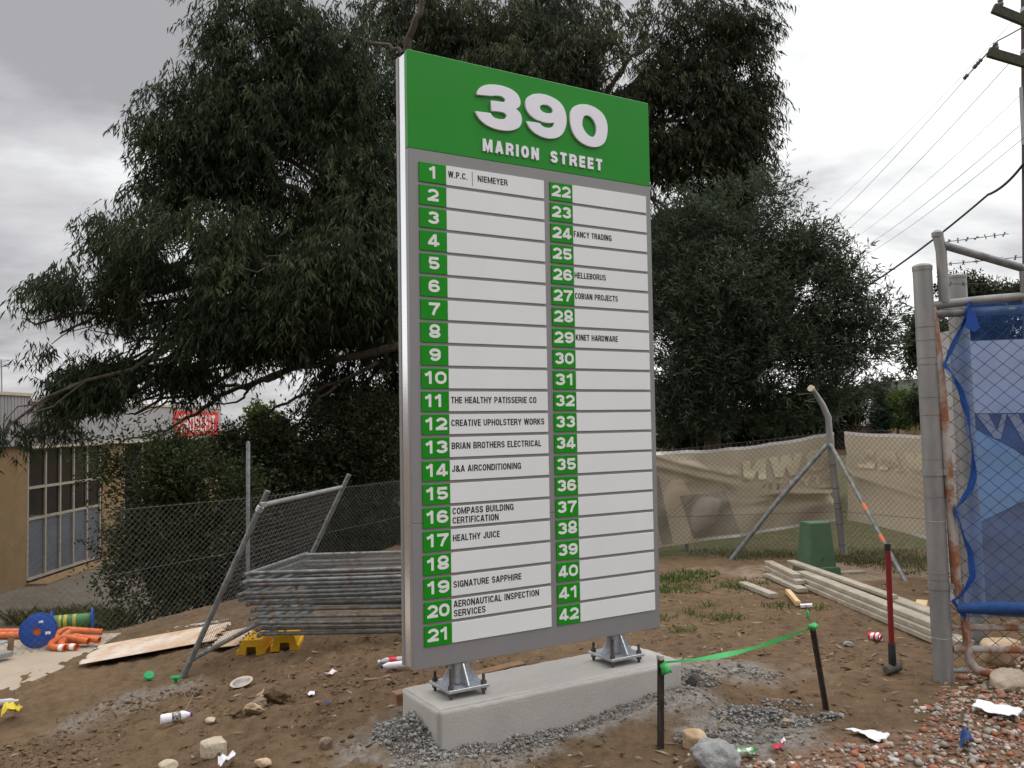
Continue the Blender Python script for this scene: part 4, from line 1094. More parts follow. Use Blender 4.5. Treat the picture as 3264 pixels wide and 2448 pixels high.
def sheet_litter(name, pxs, mt, label, cat, lift=.01, seed=0, n=10, crumple=.01, parts=None):
    P = [gp(*q) for q in pxs]
    V, F = [], []
    rg_ = np.random.default_rng(seed)
    for i in range(n + 1):
        for j in range(n + 1):
            u, v = i / n, j / n
            a = P[0].lerp(P[1], u); b_ = P[3].lerp(P[2], u); q = a.lerp(b_, v)
            h = lift + crumple * (fbm(q.x * 18 + seed, q.y * 18, 3) * 2.2 + .6) + crumple * 1.2 * abs(math.sin(u * 3.1 + seed))
            V.append((q.x, q.y, gz(q.x, q.y) + float(h)))
    m_ = (n + 1) ** 2
    V += [(x, y, z - .0015) for x, y, z in V]
    for i in range(n):
        for j in range(n):
            k = i * (n + 1) + j
            F += [(k, k + 1, k + n + 2, k + n + 1), (m_ + k, m_ + k + n + 1, m_ + k + n + 2, m_ + k + 1)]
    for i in range(n):
        F += [(i, i + 1, m_ + i + 1, m_ + i), (n * (n + 1) + i, m_ + n * (n + 1) + i, m_ + n * (n + 1) + i + 1, n * (n + 1) + i + 1),
              (i * (n + 1), m_ + i * (n + 1), m_ + (i + 1) * (n + 1), (i + 1) * (n + 1)), (i * (n + 1) + n, (i + 1) * (n + 1) + n, m_ + (i + 1) * (n + 1) + n, m_ + i * (n + 1) + n)]
    c = (P[0] + P[2]) / 2
    V = [(x - c.x, y - c.y, z - c.z) for x, y, z in V]
    o = np_mesh(name, V, F, mt, smooth_=False); o.location = c
    return tag(o, label, cat)
sheet_litter('paper_sheet', ((2693, 2340), (2780, 2338), (2838, 2358), (2802, 2380)), M['paper'], 'torn white folded paper on the pink soil nearest the middle', 'paper', seed=1, crumple=.012)
sheet_litter('paper_leaflet', ((3115, 2254), (3262, 2288), (3245, 2310), (3100, 2275)), M['paper'], 'long white folded leaflet lying on the brick gravel at right', 'paper', seed=2, crumple=.012, lift=.03)
sheet_litter('blue_rag', ((3062, 2345), (3085, 2350), (3110, 2400), (3060, 2408)), M['bluecloth'], 'torn dark blue rag at the edge of the brick gravel', 'rag', seed=3, crumple=.03, lift=.015)
sheet_litter('flattened_can', ((2348, 2418), (2405, 2402), (2412, 2425), (2355, 2432)), M['cangreen'], 'flattened green and silver can beside the grey concrete lump', 'can', seed=4, crumple=.015, lift=.025)
sheet_litter('cigarette_packet', ((2462, 2392), (2498, 2382), (2502, 2396), (2466, 2406)), [M['canred']], 'small red and white crushed packet near the gravel edge', 'packet', seed=5, crumple=.01, lift=.02)
sheet_litter('packet_scrap', ((2488, 2384), (2503, 2380), (2506, 2388), (2492, 2392)), M['paper'], 'white torn scrap lying on the red packet', 'paper', seed=6, crumple=.01, lift=.035)
sheet_litter('yellow_sheet', ((2, 2310), (38, 2278), (72, 2290), (12, 2330)), M['yellowrag'], 'crumpled yellow plastic sheet at the left edge of the soil', 'plastic sheet', seed=7, crumple=.05, lift=.02)
sheet_litter('pink_wrapper', ((1033, 2158), (1060, 2146), (1075, 2150), (1045, 2162)), M['pinklitter'], 'pale pink wrapper on the soil left of the two bottles', 'wrapper', seed=8, crumple=.012)
sheet_litter('crushed_can', ((694, 2444), (728, 2440), (752, 2436), (700, 2475)), M['canwhite'], 'crushed blue and white can at the bottom edge', 'can', seed=9, crumple=.03, lift=.02)
sheet_litter('white_scrap', ((980, 2222), (1000, 2212), (1004, 2220), (986, 2226)), M['paper'], 'small white scrap on the soil right of the soil heap', 'paper', seed=10, crumple=.01)
sheet_litter('blue_scrap', ((1032, 2254), (1046, 2248), (1048, 2258), (1036, 2262)), M['blue'], 'tiny blue scrap on the soil right of the soil heap', 'plastic scrap', seed=11, crumple=.012)
def lid():
    p = gp(770, 2184); e = empty('paint_lid', p, 'round dirty tin lid tilted on the soil left of the heap', 'lid')
    ax = Vector((-.12, -.22, .95)).normalized()
    mb = MB(); mb.lathe([(.08, 0), (.086, .006), (.080, .009), (.074, .004), (0, .003)], p + Vector((0, 0, .022)), ax, 24); mb.build('lid_rim', M['cream'], e, smooth_=True)
    mb = MB(); mb.lathe([(0, .0045), (.068, .0045), (.068, .0055), (0, .0055)], p + Vector((0, 0, .022)), ax, 20); mb.build('lid_print', mat('faded lid print', (.12, .13, .15), (.45, .38, .34), 14, .6, contrast=.5), e)
lid()
for i, (q, ax, lb) in enumerate((((474, 2168), (.3, -.5, .8), 'green plastic cap tipped over, left of the pair'), ((560, 2180), (0, .1, 1), 'green plastic cap standing upright, nearer the leaning panel'))):
    p = gp(*q); e = empty('green_stopper', p, lb, 'plastic cap', group='green plastic caps on the soil')
    axv = Vector(ax).normalized(); c = p + Vector((0, 0, .015))
    mb = MB(); mb.lathe([(0, .03), (.042, .03), (.045, .036), (.040, .046), (0, .05)], c, axv, 16); mb.build('cap_disc', M['capgreen'], e, smooth_=True)
    mb = MB(); mb.lathe([(.012, -.03), (.014, .0295)], c, axv, 10); mb.build('cap_stem', M['capgreen'], e)

# ------------------------------------------------------------------ chain link fences
def G2(x, y): return gz(x, y)
def fence_left():
    e = empty('chainlink_fence', (-3.18, 10.56, -.47), 'low rusty chain link fence behind the panel stack on the left', 'fence')
    pts = FENCE[:7]
    hs = [.99 + .48] * 7
    for i in range(len(pts) - 1):
        (xa, ya), (xb, yb) = pts[i], pts[i + 1]
        za, zb = gmacro(xa, ya), gmacro(xb, yb)
        ta, tb = (.99 if i < 5 else 1.2), (.99 if i < 4 else (1.2 if i == 4 else 1.45))
        bul = lambda u, v, i=i: .05 * np.sin(u * 9 + i) * np.sin(v * 3.1)
        V, F = chainlink((xa, ya), (xb, yb), float(za) - .02, float(zb) - .02, ta, tb, .036, .036, .0014, sag=.02, jit=.004, bulge=bul)
        np_mesh('wire_mesh', V, F, M['wire'], parent=e)
    # line wires
    P, Q = [], []
    for i in range(len(pts) - 1):
        for h in (.02, .5, .985):
            a = (pts[i][0], pts[i][1], float(gmacro(*pts[i])) * (1 - h) + .99 * h); b = (pts[i + 1][0], pts[i + 1][1], float(gmacro(*pts[i + 1])) * (1 - h) + .99 * h)
            P.append(a); Q.append(b)
    V, F = segs(P, Q, .0022, 4); np_mesh('line_wire', V, F, M['wire'], parent=e)
    for (x, y, h) in ((-3.24, 10.6, 1.95), (-5.5, 8.72, 1.6), (-8.6, 8.25, 1.6), (-1.2, 13.85, 1.9), (.6, 12.95, 1.8)):
        z = gz(x, y); mb = MB(); mb.tube([(x, y, z - .1), (x + .01, y, z + h - .02), (x + .01, y, z + h)], [.024, .024, .012], 10)
        mb.build('post', M['oldpipe'], e, smooth_=True)
fence_left()

CP = gp(2690, 1772); CP.y = 11.5; CP.x = at(2690, 1772, 11.5).x; CP.z = gz(CP.x, CP.y)
def corner_fence():
    e = empty('corner_fence', CP, 'chain link fence with braced leaning corner post behind the timber', 'fence')
    A = (1.75, 11.85); B = (CP.x - .12, 11.5); Cc = (6.1, 8.45)
    zA, zB, zC = gz(*A), gz(*B), gz(*Cc)
    tA, tB, tC = at(2080, 1434, 11.85).z, at(2636, 1368, 11.5).z, at(2929, 1343, 10.5).z
    bul = lambda u, v: .06 * np.sin(u * 7) * np.sin(v * 3.1)
    for a, b, za, zb, ta, tb in ((A, B, zA, zB, tA, tB), ((CP.x - .05, 11.47), Cc, zB, zC, tB + .02, tC - .02)):
        V, F = chainlink(a, b, za - .03, zb - .03, ta, tb, .036, .038, .0019, sag=.08, jit=.006, bulge=bul)
        np_mesh('wire_mesh', V, F, M['wire'], parent=e)
        P, Q = [], []
        for h in (.35, .97):
            P.append((a[0], a[1], za + (ta - za) * h)); Q.append((b[0], b[1], zb + (tb - zb) * h))
        V, F = segs(P, Q, .0026, 4); np_mesh('line_wire', V, F, M['darkwire'], parent=e)
    base = Vector(CP) - Vector((0, .03, .15)); k1 = at(2645, 1400, 11.46); k2 = at(2640, 1330, 11.45); k3 = at(2622, 1290, 11.44); k4 = at(2600, 1256, 11.42); k5 = at(2589, 1240, 11.4)
    mb = MB(); mb.tube([base, k1, k2, k3, k4, k5], [.045, .043, .041, .038, .033, .033], 12); mb.build('corner_post', M['galvpost'], e, smooth_=True)
    mb = MB(); mb.tube([k5 + Vector((-.015, -.03, .0)), k5 + Vector((-.04, -.05, .012))], [.045, .045], 12); mb.build('post_cap', M['cream'], e)
    P, Q = [], []
    for f_, d_ in ((.45, (-.18, 0, -.05)), (.75, (-.25, -.05, -.02)), (.2, (-.16, 0, .0))):
        q = k3.lerp(k5, f_); P.append(q); Q.append(q + Vector(d_))
    V, F = segs(P, Q, .004, 4); np_mesh('wire_stub', V, F, M['wire'], parent=e)
    j = at(2636, 1418, 11.42)
    mb = MB(); bA = gp(2316, 1782); bA.y += 0; mb.tube([j, j.lerp(bA, .5), bA - Vector((0, 0, .08))], [.032, .032, .032], 10); mb.build('brace', M['oldpipe'], e, smooth_=True)
    mb = MB(); bB = gp(2885, 1850); f = lambda t: j.lerp(bB, t) + Vector((.05, 0, 0)) * (1 - t)
    mb.tube([f(0), f(1.03)], [.025, .025], 10)
    mb.m(1)
    for t0, t1 in ((.475, .525), (.70, .75)): mb.tube([f(t0), f(t1)], [.0262, .0262], 10)
    mb.build('brace', [M['oldpipe'], M['orangeband']], e, smooth_=True)
    # tie wires round the post
    for t in (.18, .34, .46, .5, .62, .8):
        mb = MB(); q = base.lerp(k1, t); mb.ring([(.0475, -.004), (.051, 0), (.0475, .004)], q, (k1 - base), 12); mb.build('tie_wire', M['darkwire'], e)
    mb = MB(); x, y = at(2190, 1760, 12.15).x, 12.15; mb.tube([(x, y, gz(x, y) - .1), (x, y, gz(x, y) + 1.35)], .03, 8); mb.build('post', M['galvpost'], e, smooth_=True)
    return A, B, Cc, (zA, zB, zC), (tA, tB, tC)
fA, fB, fC, fz, ft = corner_fence()

def banner_mat(name, c1, c2):
    m = mat(name, c1, c2, 3.5, .75, bump=.06, bscale=6, contrast=1.1)
    t = m.node_tree; b = t.nodes['Principled BSDF']; o = t.nodes['Material Output']
    tr = nd(t, 'ShaderNodeBsdfTranslucent', i={0: (*c2, 1)}); ms = nd(t, 'ShaderNodeMixShader', i={0: .3})
    t.links.new(b.outputs[0], ms.inputs[1]); t.links.new(tr.outputs[0], ms.inputs[2]); t.links.new(ms.outputs[0], o.inputs[0]); return m
M['banner'] = banner_mat('dusty banner back', (0.38, 0.315, 0.225), (0.53, 0.455, 0.345))
M['bannerhem'] = mat('white banner hem', (0.62, 0.60, 0.57), (0.70, 0.68, 0.65), 6, .7)
M['bannerprint'] = mat('showing through print', (0.60, 0.52, 0.36), (0.68, 0.59, 0.42), 6, .8)
M['bannerdark'] = mat('dark print through banner', (0.25, 0.22, 0.175), (0.31, 0.275, 0.22), 6, .8)
def banner(name, a, b, za, zb, ta, tb, fold, label, words, seed):
    """cloth hung on the far side of the fence; words read mirrored from here"""
    a, b = Vector((*a, 0)), Vector((*b, 0)); d = (b - a); L = d.length; d = d / L
    nm = Vector((-d.y, d.x, 0))
    if nm.y < 0: nm = -nm
    e = empty(name, (a + b) / 2 + Vector((0, 0, za)), label, 'banner')
    nu, nv = 110, 50
    def surf(u, v):
        zb_ = za + (zb - za) * u; zt_ = ta + (tb - ta) * u - .07 * math.sin(math.pi * u) - .012 * abs(math.sin(u * 14))
        z = zb_ + (zt_ - zb_) * v
        return a + d * (L * u) + nm * (.045 + fold(u, v)) + Vector((0, 0, z))
    V = np.array([surf(i / nu, j / nv) for i in range(nu + 1) for j in range(nv + 1)])
    I, J = np.meshgrid(np.arange(nu), np.arange(nv), indexing='ij'); k = I * (nv + 1) + J
    F = np.stack([k, k + nv + 1, k + nv + 2, k + 1], -1).reshape(-1, 4)
    np_mesh('cloth', V, F, M['banner'], parent=e, smooth_=True)
    for v0, v1, u0, u1 in ((.965, 1.0, 0, 1), (0, .028, .28, 1)):
        W = np.array([surf(u0 + (u1 - u0) * i / 60, v) - nm * .004 for i in range(61) for v in (v0, v1)])
        F = np.array([[2 * i, 2 * i + 2, 2 * i + 3, 2 * i + 1] for i in range(60)])
        np_mesh('hem', W, F, M['bannerhem'], parent=e, smooth_=True)
    for text, u0, u1, v0, cap, t, mt, vert in words:
        mb = MB()
        def fn(x, y, z):
            uu = u1 - (x - u0)               # mirrored
            return tuple(surf(uu, z) - nm * (.006 - y * .0))
        def fnk(x, y, z):
            return tuple(surf(u1 - (x - u0), z) - nm * (.026 - y * 2))
        H = (ta - za)
        # subdivide the strokes so that they follow the folds
        letters(mb, text, u0, u1, v0, cap, t, 0, fnk, gap=.1, fine=.12)
        mb.build('lettering', mt, e)
    return e, surf, nm
def foldL(u, v):
    dgl = v - (.88 - .62 * u)                # long crease from the upper left to the lower right
    f = .05 * math.exp(-(dgl / .055) ** 2) + .04 * math.exp(-((v - (.72 - .42 * u)) / .05) ** 2) * smooth(.1, .4, u) - .03 * math.exp(-((dgl - .10) / .05) ** 2)
    f += .035 * math.exp(-((v - (.62 - .35 * u)) / .04) ** 2) * smooth(.25, .6, u) + .05 * math.exp(-((v - .30) / .05) ** 2) * smooth(.35, .8, u)
    f += .02 * math.sin(u * 9 + v * 4) * (1 - v) + .012 * math.sin(u * 23 - v * 9)
    return float(f) * 2.4 * float(1 - .75 * smooth(.44, .54, u) * smooth(.38, .46, v))
def foldR(u, v):
    f = .05 * math.exp(-((v - (.75 - .55 * u)) / .06) ** 2) + .04 * math.exp(-((v - (.5 - .4 * u)) / .05) ** 2) + .02 * math.sin(u * 11 + v * 3) * (1 - v)
    return float(f) * 2.4 * float(1 - .75 * smooth(.52, .42, u) * smooth(.52, .60, v))
bl_a = (fA[0] + .05, fA[1]); zl = at(2110, 1752, 11.9).z; zr = at(2650, 1660, 11.6).z
ebL, sfL, nmL = banner('fence_banner', bl_a, (CP.x - .06, 11.52), zl, zr, ft[0] - .015, ft[1] - .03, foldL, 'creased dusty banner hung behind the corner fence, OWN showing through in reverse', [
    ('OWN', .52, .965, .60, .235, .17, M['bannerprint'], 0), ('PTY LTD', .62, .985, .455, .095, .16, M['bannerprint'], 0)], 1)
for u0, u1, v0, v1 in ((.045, .105, .02, .75), (.215, .46, .04, .52)):
    n_ = 16
    W = np.array([sfL(u0 + (u1 - u0) * i / n_ + .07 * (.5 - j / n_), v0 + (v1 - v0) * j / n_) - nmL * .004 for i in range(n_ + 1) for j in range(n_ + 1)])
    F = np.array([[i * (n_ + 1) + j, (i + 1) * (n_ + 1) + j, (i + 1) * (n_ + 1) + j + 1, i * (n_ + 1) + j + 1] for i in range(n_) for j in range(n_)])
    np_mesh('printed_patch', W, F, M['bannerdark'], parent=ebL, smooth_=True)
q = at(2929, 1790, 10.2)
banner('fence_banner', (CP.x + .02, 11.48), (6.05, 8.5), .48, .12, ft[1] - .03, ft[2] - .05, foldR, 'dusty banner on the fence right of the leaning corner post, WAL showing through in reverse', [
    ('WAL', .06, .40, .62, .20, .18, M['bannerprint'], 0)], 2)

# ------------------------------------------------------------------ gate at the right
GY = 6.13
GP = gp(3005, 2152); GP.y = GY + .07; GP.x = at(3010, 2152, GY).x; GP.z = gz(GP.x, GP.y)
def gate_post():
    e = empty('gate_post', GP, 'thick dented galvanised gate post with a domed cap and wire ties', 'gate post')
    top = at(2939, 850, GY)
    b = Vector((GP.x, GY, GP.z - .2)); t = Vector((top.x, GY, top.z)); r0, r1 = .068, .064
    mb = MB(); mb.tube([b, b.lerp(t, .5), t], [r0, .066, r1], 24); mb.build('post_tube', M['galvpost'], e, smooth_=True)
    mb = MB(); ax = (t - b).normalized(); mb.lathe([(r1 + .003, -.03), (r1 + .004, 0), (r1 * .9, .012), (r1 * .5, .02), (0, .022)], t, ax, 24); mb.build('post_cap', M['galvpost'], e, smooth_=True)
    for k, f_ in enumerate((.16, .29, .305, .42, .475, .56, .66, .70, .775, .79, .83, .86)):
        q = b.lerp(t, f_); rr_ = r0 + (r1 - r0) * f_
        tilt = Vector((.08 * math.sin(k * 2.1), .1, 1))
        mb = MB(); mb.ring([(rr_ - .001, -.0025), (rr_ + .003, 0), (rr_ - .001, .0025)], q, ax + tilt * .1, 24); mb.build('tie_wire', M['oldpipe'] if k % 3 else M['rustpipe'], e)
    # flat hinge straps
    for yy in (1505, 1866):
        mb = MB(); q = at(3000, yy, GY); f_ = (q.z - b.z) / (t.z - b.z); c = b.lerp(t, f_)
        mb.lathe([(.067, -.022), (.0715, -.022), (.0715, .022), (.067, .022)], c, ax, 24)
        mb.box(c + Vector((.095, -.055, 0)), (.10, .010, .042), bev=.002); mb.build('hinge_strap', M['galvpost'], e, smooth_=True)
    # second post standing right behind
    e2 = empty('back_gate_post', (GP.x + .33, 7.0, gz(GP.x + .33, 7.0)), 'pale concrete coloured gate post half hidden behind the nearer gate post', 'gate post')
    x = at(3060, 1200, 7.0).x; zb = gz(x, 7.0)
    mb = MB(); mb.tube([(x + .06, 7.0, zb - .1), (x, 7.0, at(3045, 880, 7.0).z)], .075, 20); mb.build('post_tube', M['galvpost'], e2, smooth_=True)
    mb = MB(); zt = at(3045, 880, 7.0).z; mb.lathe([(.079, -.02), (.079, 0), (.04, .015), (0, .017)], (x, 7.0, zt), (0, 0, 1), 20); mb.build('post_cap', M['galvpost'], e2, smooth_=True)
gate_post()
def gate():
    e = empty('mesh_gate', (GP.x + .2, GY - .05, gz(GP.x + .2, GY)), 'tubular gate leaf with blue shade cloth and barbed wire at the right edge', 'gate')
    ry = lambda x: 6.05 - (x - 3.2) * .30       # the leaf swings slightly towards the road
    def gpt(px, py): # point on the leaf plane
        d = ray(px, py); # y = 6.05-(x-3.2)*.30
        k = (6.05 + .96 ) / (d.y + .30 * d.x)
        return EYE + d * k
    def tube(pts, r, name, mt, n=14):
        mb = MB(); mb.tube([gpt(*p) for p in pts], r, n); return mb.build(name, mt, e, smooth_=True)
    tube(((2970, 975), (2998, 1210), (3022, 1500), (3048, 1860), (3060, 1900)), .033, 'hinge_stile', M['rustpipe'])
    tube(((2966, 975), (3120, 957), (3264, 945), (3700, 905)), .030, 'top_rail', M['galvpost'])
    tube(((2978, 1000), (3150, 992), (3264, 985), (3700, 960)), .030, 'second_rail', M['oldpipe'])
    tube(((2988, 742), (3000, 800), (3006, 900), (3010, 965)), .036, 'barb_post', M['galvpost'])
    mb = MB(); a = gpt(2988, 742); mb.lathe([(.039, -.03), (.040, 0), (.02, .018), (0, .02)], a, (0, 0, 1), 16); mb.build('post_cap', M['galvpost'], e, smooth_=True)
    tube(((3008, 782), (3264, 856), (3700, 985)), .028, 'barb_brace', M['oldpipe'])
    tube(((3262, 865), (3268, 960)), .026, 'barb_post', M['galvpost'])
    # bottom frame
    tube(((3075, 1950), (3085, 2060), (3092, 2108), (3112, 2135), (3150, 2146), (3264, 2150), (3700, 2160)), .030, 'lower_frame', M['rustpipe'])
    tube(((3088, 2000), (3264, 2000), (3700, 2003)), .024, 'lower_rail', M['rustpipe'])
    tube(((3040, 2068), (3264, 2072), (3700, 2080)), .024, 'lower_rail', M['rustpipe'])
    tube(((3030, 2000), (3075, 1998)), .014, 'hinge_pin', M['rustpipe'], 8)
    tube(((3020, 2138), (3090, 2138)), .016, 'hinge_pin', M['galvpost'], 8)
    tube(((3150, 1945), (3264, 1952), (3700, 1965)), .034, 'cloth_rail', M['oldpipe'])
    # diamond mesh on the leaf
    p0, p1 = gpt(3040, 1500), gpt(3900, 1500)
    zt, zb = gpt(3100, 1000).z, gpt(3100, 2140).z
    V, F = chainlink((p0.x - .06, p0.y + .02), (p1.x, p1.y), zb, zb, zt, zt, .056, .050, .0024, jit=.006)
    np_mesh('wire_mesh', V, F, M['darkwire'], parent=e)
    # barbed strands
    for (y0, y1, xe) in ((772, 745, 3215), (843, 815, 3300), (905, 905, 3300)):
        A, B = gpt(3010, y0), gpt(xe, y1); P, Q = [], []
        n = 14
        for i in range(n):
            P.append(A.lerp(B, i / n)); Q.append(A.lerp(B, (i + 1) / n))
        for i in range(1, n, 2):
            c = A.lerp(B, i / n)
            for k in range(3):
                d = Vector((random.uniform(-.4, .4), random.uniform(-.3, .3), random.uniform(-1, 1))).normalized() * .018
                P.append(c - d); Q.append(c + d)
        V, F = segs(P, Q, .0026, 4); np_mesh('barbed_strand', V, F, M['darkwire'], parent=e)
    return e, gpt
GATE, gpt = gate()
def blue_cloth():
    m = bpy.data.materials.new('blue shade cloth'); m.use_nodes = True; t = m.node_tree; b = t.nodes['Principled BSDF']; o = t.nodes['Material Output']
    b.inputs['Base Color'].default_value = (.03, .13, .46, 1); b.inputs['Roughness'].default_value = .6
    tb = nd(t, 'ShaderNodeBsdfTransparent', i={0: (.72, .84, 1.0, 1)}); ms = nd(t, 'ShaderNodeMixShader')
    co = nd(t, 'ShaderNodeTexCoord'); nz = nd(t, 'ShaderNodeTexNoise', i={'Scale': 3.0, 'Detail': 3.0}); t.links.new(co.outputs['Object'], nz.inputs['Vector'])
    mr = ramp_f(t, nz.outputs[0], .3, .7); f_ = math_n(t, 'ADD', math_n(t, 'MULTIPLY', mr, .16), .64)
    t.links.new(f_, ms.inputs[0]); t.links.new(b.outputs[0], ms.inputs[1]); t.links.new(tb.outputs[0], ms.inputs[2]); t.links.new(ms.outputs[0], o.inputs[0])
    e = empty('shade_cloth', gpt(3080, 1960), 'blue mesh shade cloth tied along the gate with a scalloped edge', 'shade cloth')
    ys = [968, 1010, 1060, 1130, 1162, 1200, 1260, 1330, 1420, 1500, 1560, 1622, 1680, 1760, 1830, 1890, 1912, 1940, 1965]
    xs = [3074, 3060, 3042, 3010, 2992, 3022, 3048, 3068, 3082, 3084, 3072, 3024, 3050, 3074, 3078, 3050, 3022, 3040, 3060]
    V = []; nx, ny = 34, 90
    for j in range(ny + 1):
        py = 968 + (1965 - 968) * j / ny
        xl = np.interp(py, ys, xs)
        for i in range(nx + 1):
            px = xl + (3700 - xl) * (i / nx) ** 1.3
            py2 = py + (np.interp(px, [3060, 3264, 3700], [0, -4, -10]) if j < 8 else 0)
            p = gpt(px, py2); p.y -= .035 + .012 * math.sin(px * .05 + py * .02) + .01 * math.sin(py * .045)
            V.append(p)
    V = np.array(V); I, J = np.meshgrid(np.arange(nx), np.arange(ny), indexing='ij'); k = J * (nx + 1) + I
    F = np.stack([k, k + 1, k + nx + 2, k + nx + 1], -1).reshape(-1, 4)
    np_mesh('cloth_panel', V, F, m, parent=e, smooth_=True)
    # gathered edge: several layers thick, nearly opaque
    mb = MB()
    pth = [gpt(x + 5, y) - Vector((0, .045, 0)) for x, y in zip(xs, ys)]
    fine = []
    for a, b_ in zip(pth[:-1], pth[1:]):
        for k in range(3): fine.append(a.lerp(b_, k / 3))
    fine.append(pth[-1])
    rs = [.004 + .009 * abs(math.sin(i * .32)) + (.010 if 36 < i < 48 else 0) for i in range(len(fine))]
    W = []
    for i, p in enumerate(fine):
        w_ = .012 + .026 * abs(math.sin(i * .23 + 1)) * (0.5 + vnoise(i * .4, 3.3))
        for k in range(5):
            f_ = k / 4
            W.append(p + Vector((-.008 + w_ * f_, -.012 * math.sin(f_ * 3.14 + i * .6) + .006 * math.sin(i * 1.7 + k * 2), .012 * math.sin(i * .9 + k))))
    Fq = [(i * 5 + k, i * 5 + k + 1, i * 5 + k + 6, i * 5 + k + 5) for i in range(len(fine) - 1) for k in range(4)]
    mb.add(W, Fq); o_ = mb.build('gathered_edge', mat('gathered blue cloth', (.015, .06, .24), (.022, .085, .32), 20, .8, bump=.4), e, smooth_=True)
    mb = MB(); mb.tube([gpt(3040, 1935) - Vector((0, .05, 0)), gpt(3150, 1932) - Vector((0, .06, 0)), gpt(3264, 1935) - Vector((0, .06, 0)), gpt(3700, 1945) - Vector((0, .06, 0))], [.03, .045, .04, .04], 10)
    mb.build('rolled_hem', M['bluecloth2'] if 'bluecloth2' in M else mat('rolled blue cloth', (.015, .05, .17), (.022, .075, .23), 20, .8, bump=.4), e, smooth_=True)
    mb = MB(); pts_ = [gpt(3072, 978), gpt(3095, 1000), gpt(3112, 1048), gpt(3092, 1062), gpt(3064, 1045)]
    mb.add([p - Vector((0, .055, 0)) for p in pts_], [(0, 1, 2, 3, 4)]); mb.add([p - Vector((0, .05, 0)) for p in pts_], [(0, 4, 3, 2, 1)])
    mb.build('folded_flap', M['blue'], e)
blue_cloth()
# site hoarding seen through the cloth
def hoarding():
    Yh = 8.4
    def hp(px, py, off=0.0):
        d = ray(px, py); k = (Yh + .55 * .45 + .55 * 0 + .25 * 4.0) / (d.y + .25 * d.x); p = EYE + d * k; return p + Vector((0, -off, 0))
    e = empty('site_hoarding', hp(3200, 1960), 'white and navy printed site hoarding seen through the blue cloth', 'hoarding')
    pc = mat('pale hoarding print', (.50, .50, .54), (.58, .58, .62), 2, .6); nv = mat('navy hoarding print', (.075, .075, .10), (.10, .10, .13), 3, .6); lb = mat('light blue hoarding print', (.26, .36, .46), (.31, .41, .51), 2, .6)
    tn = mat('tan hoarding letter', (.36, .33, .30), (.42, .39, .36), 3, .6); gb = mat('dusty hoarding base', (.17, .15, .13), (.24, .215, .19), 4, .8)
    wh = mat('white hoarding post', (.44, .43, .40), (.52, .51, .48), 3, .7)
    def quad(pts, mt, name, off, th=.006):
        mb = MB(); P = [hp(x, y, off) for x, y in pts]; n = len(P)
        mb.add(P + [p + Vector((0, th, 0)) for p in P], [tuple(range(n)), tuple(reversed(range(n, 2 * n)))] + [(i, n + i, n + (i + 1) % n, (i + 1) % n) for i in range(n)]); mb.build(name, mt, e)
    quad(((3045, 1088), (3800, 1060), (3800, 2010), (3060, 1945)), gb, 'board', 0, .03)
    quad(((3046, 1090), (3800, 1062), (3800, 1310), (3055, 1318)), pc, 'upper_panel', .008)
    quad(((3055, 1319), (3800, 1311), (3800, 1640), (3400, 1560), (3230, 1430), (3068, 1345)), nv, 'navy_band', .008)
    quad(((3068, 1347), (3230, 1432), (3380, 1540), (3130, 1660), (3070, 1690)), lb, 'arrow_panel', .008)
    for a in (((3108, 1319), (3146, 1319), (3184, 1398), (3184, 1398), (3182, 1388), (3195, 1392), (3182, 1398)),):
        pass
    quad(((3109, 1320), (3146, 1320), (3176, 1376), (3192, 1320), (3206, 1320), (3186, 1400), (3166, 1396)), tn, 'letter_stroke', .018)
    quad(((3208, 1320), (3242, 1320), (3272, 1376), (3290, 1320), (3304, 1320), (3284, 1412), (3262, 1410)), tn, 'letter_stroke', .018)
    quad(((2998, 1060), (3044, 1050), (3072, 1700), (3066, 1950), (3030, 1950)), wh, 'side_board', -.02, .03)
hoarding()

# ------------------------------------------------------------------ stack of temporary fence panels
def panel_parts(e, o, ux, uy, un, L, W, r, legs=.10, mesh_pitch=.065, mid=True, wirer=.0018):
    """tube frame: long tubes along ux (length L), short along uy (length W)"""
    o, ux, uy, un = Vector(o), Vector(ux), Vector(uy), Vector(un)
    for y in (0, W):
        mb = MB(); mb.tube([o + uy * y, o + uy * y + ux * L * .5 - un * .006, o + uy * y + ux * L], r, 10); mb.build('long_tube', M['oldpipe'], e, smooth_=True)
    for x in (.0, L - .06):
        mb = MB(); mb.pipe(o + ux * x - uy * legs, o + ux * x + uy * (W + legs), r, 10); mb.build('end_tube', M['oldpipe'], e, smooth_=True)
    if not mid: return
    P, Q = [], []
    for i in range(1, int(L / mesh_pitch)):
        P.append(o + ux * i * mesh_pitch + un * .004); Q.append(o + ux * i * mesh_pitch + uy * W + un * .004)
    for j in range(1, int(W / mesh_pitch)):
        P.append(o + uy * j * mesh_pitch + un * .006); Q.append(o + uy * j * mesh_pitch + ux * L + un * .006)
    V, F = segs(P, Q, wirer, 3); np_mesh('wire_mesh', V, F, M['wire'], parent=e)
rg = np.random.default_rng(31)
FL = at(829, 1823, 7.6); BLk = at(998, 1766, 8.62)
z_top = .56; nP = 11
ux = Vector((1, .06, 0)).normalized(); uy = Vector(((BLk.x - FL.x), (BLk.y - FL.y), 0)).normalized()
ends_px = [220, 222, 225, 196, 200, 236, 268, 280, 305, 312, 318]
pos_lbl = ['topmost', 'second from the top', 'third from the top', 'fourth from the top', 'fifth from the top', 'middle', 'fifth from the bottom', 'fourth from the bottom', 'third from the bottom', 'second from the bottom', 'lowest']
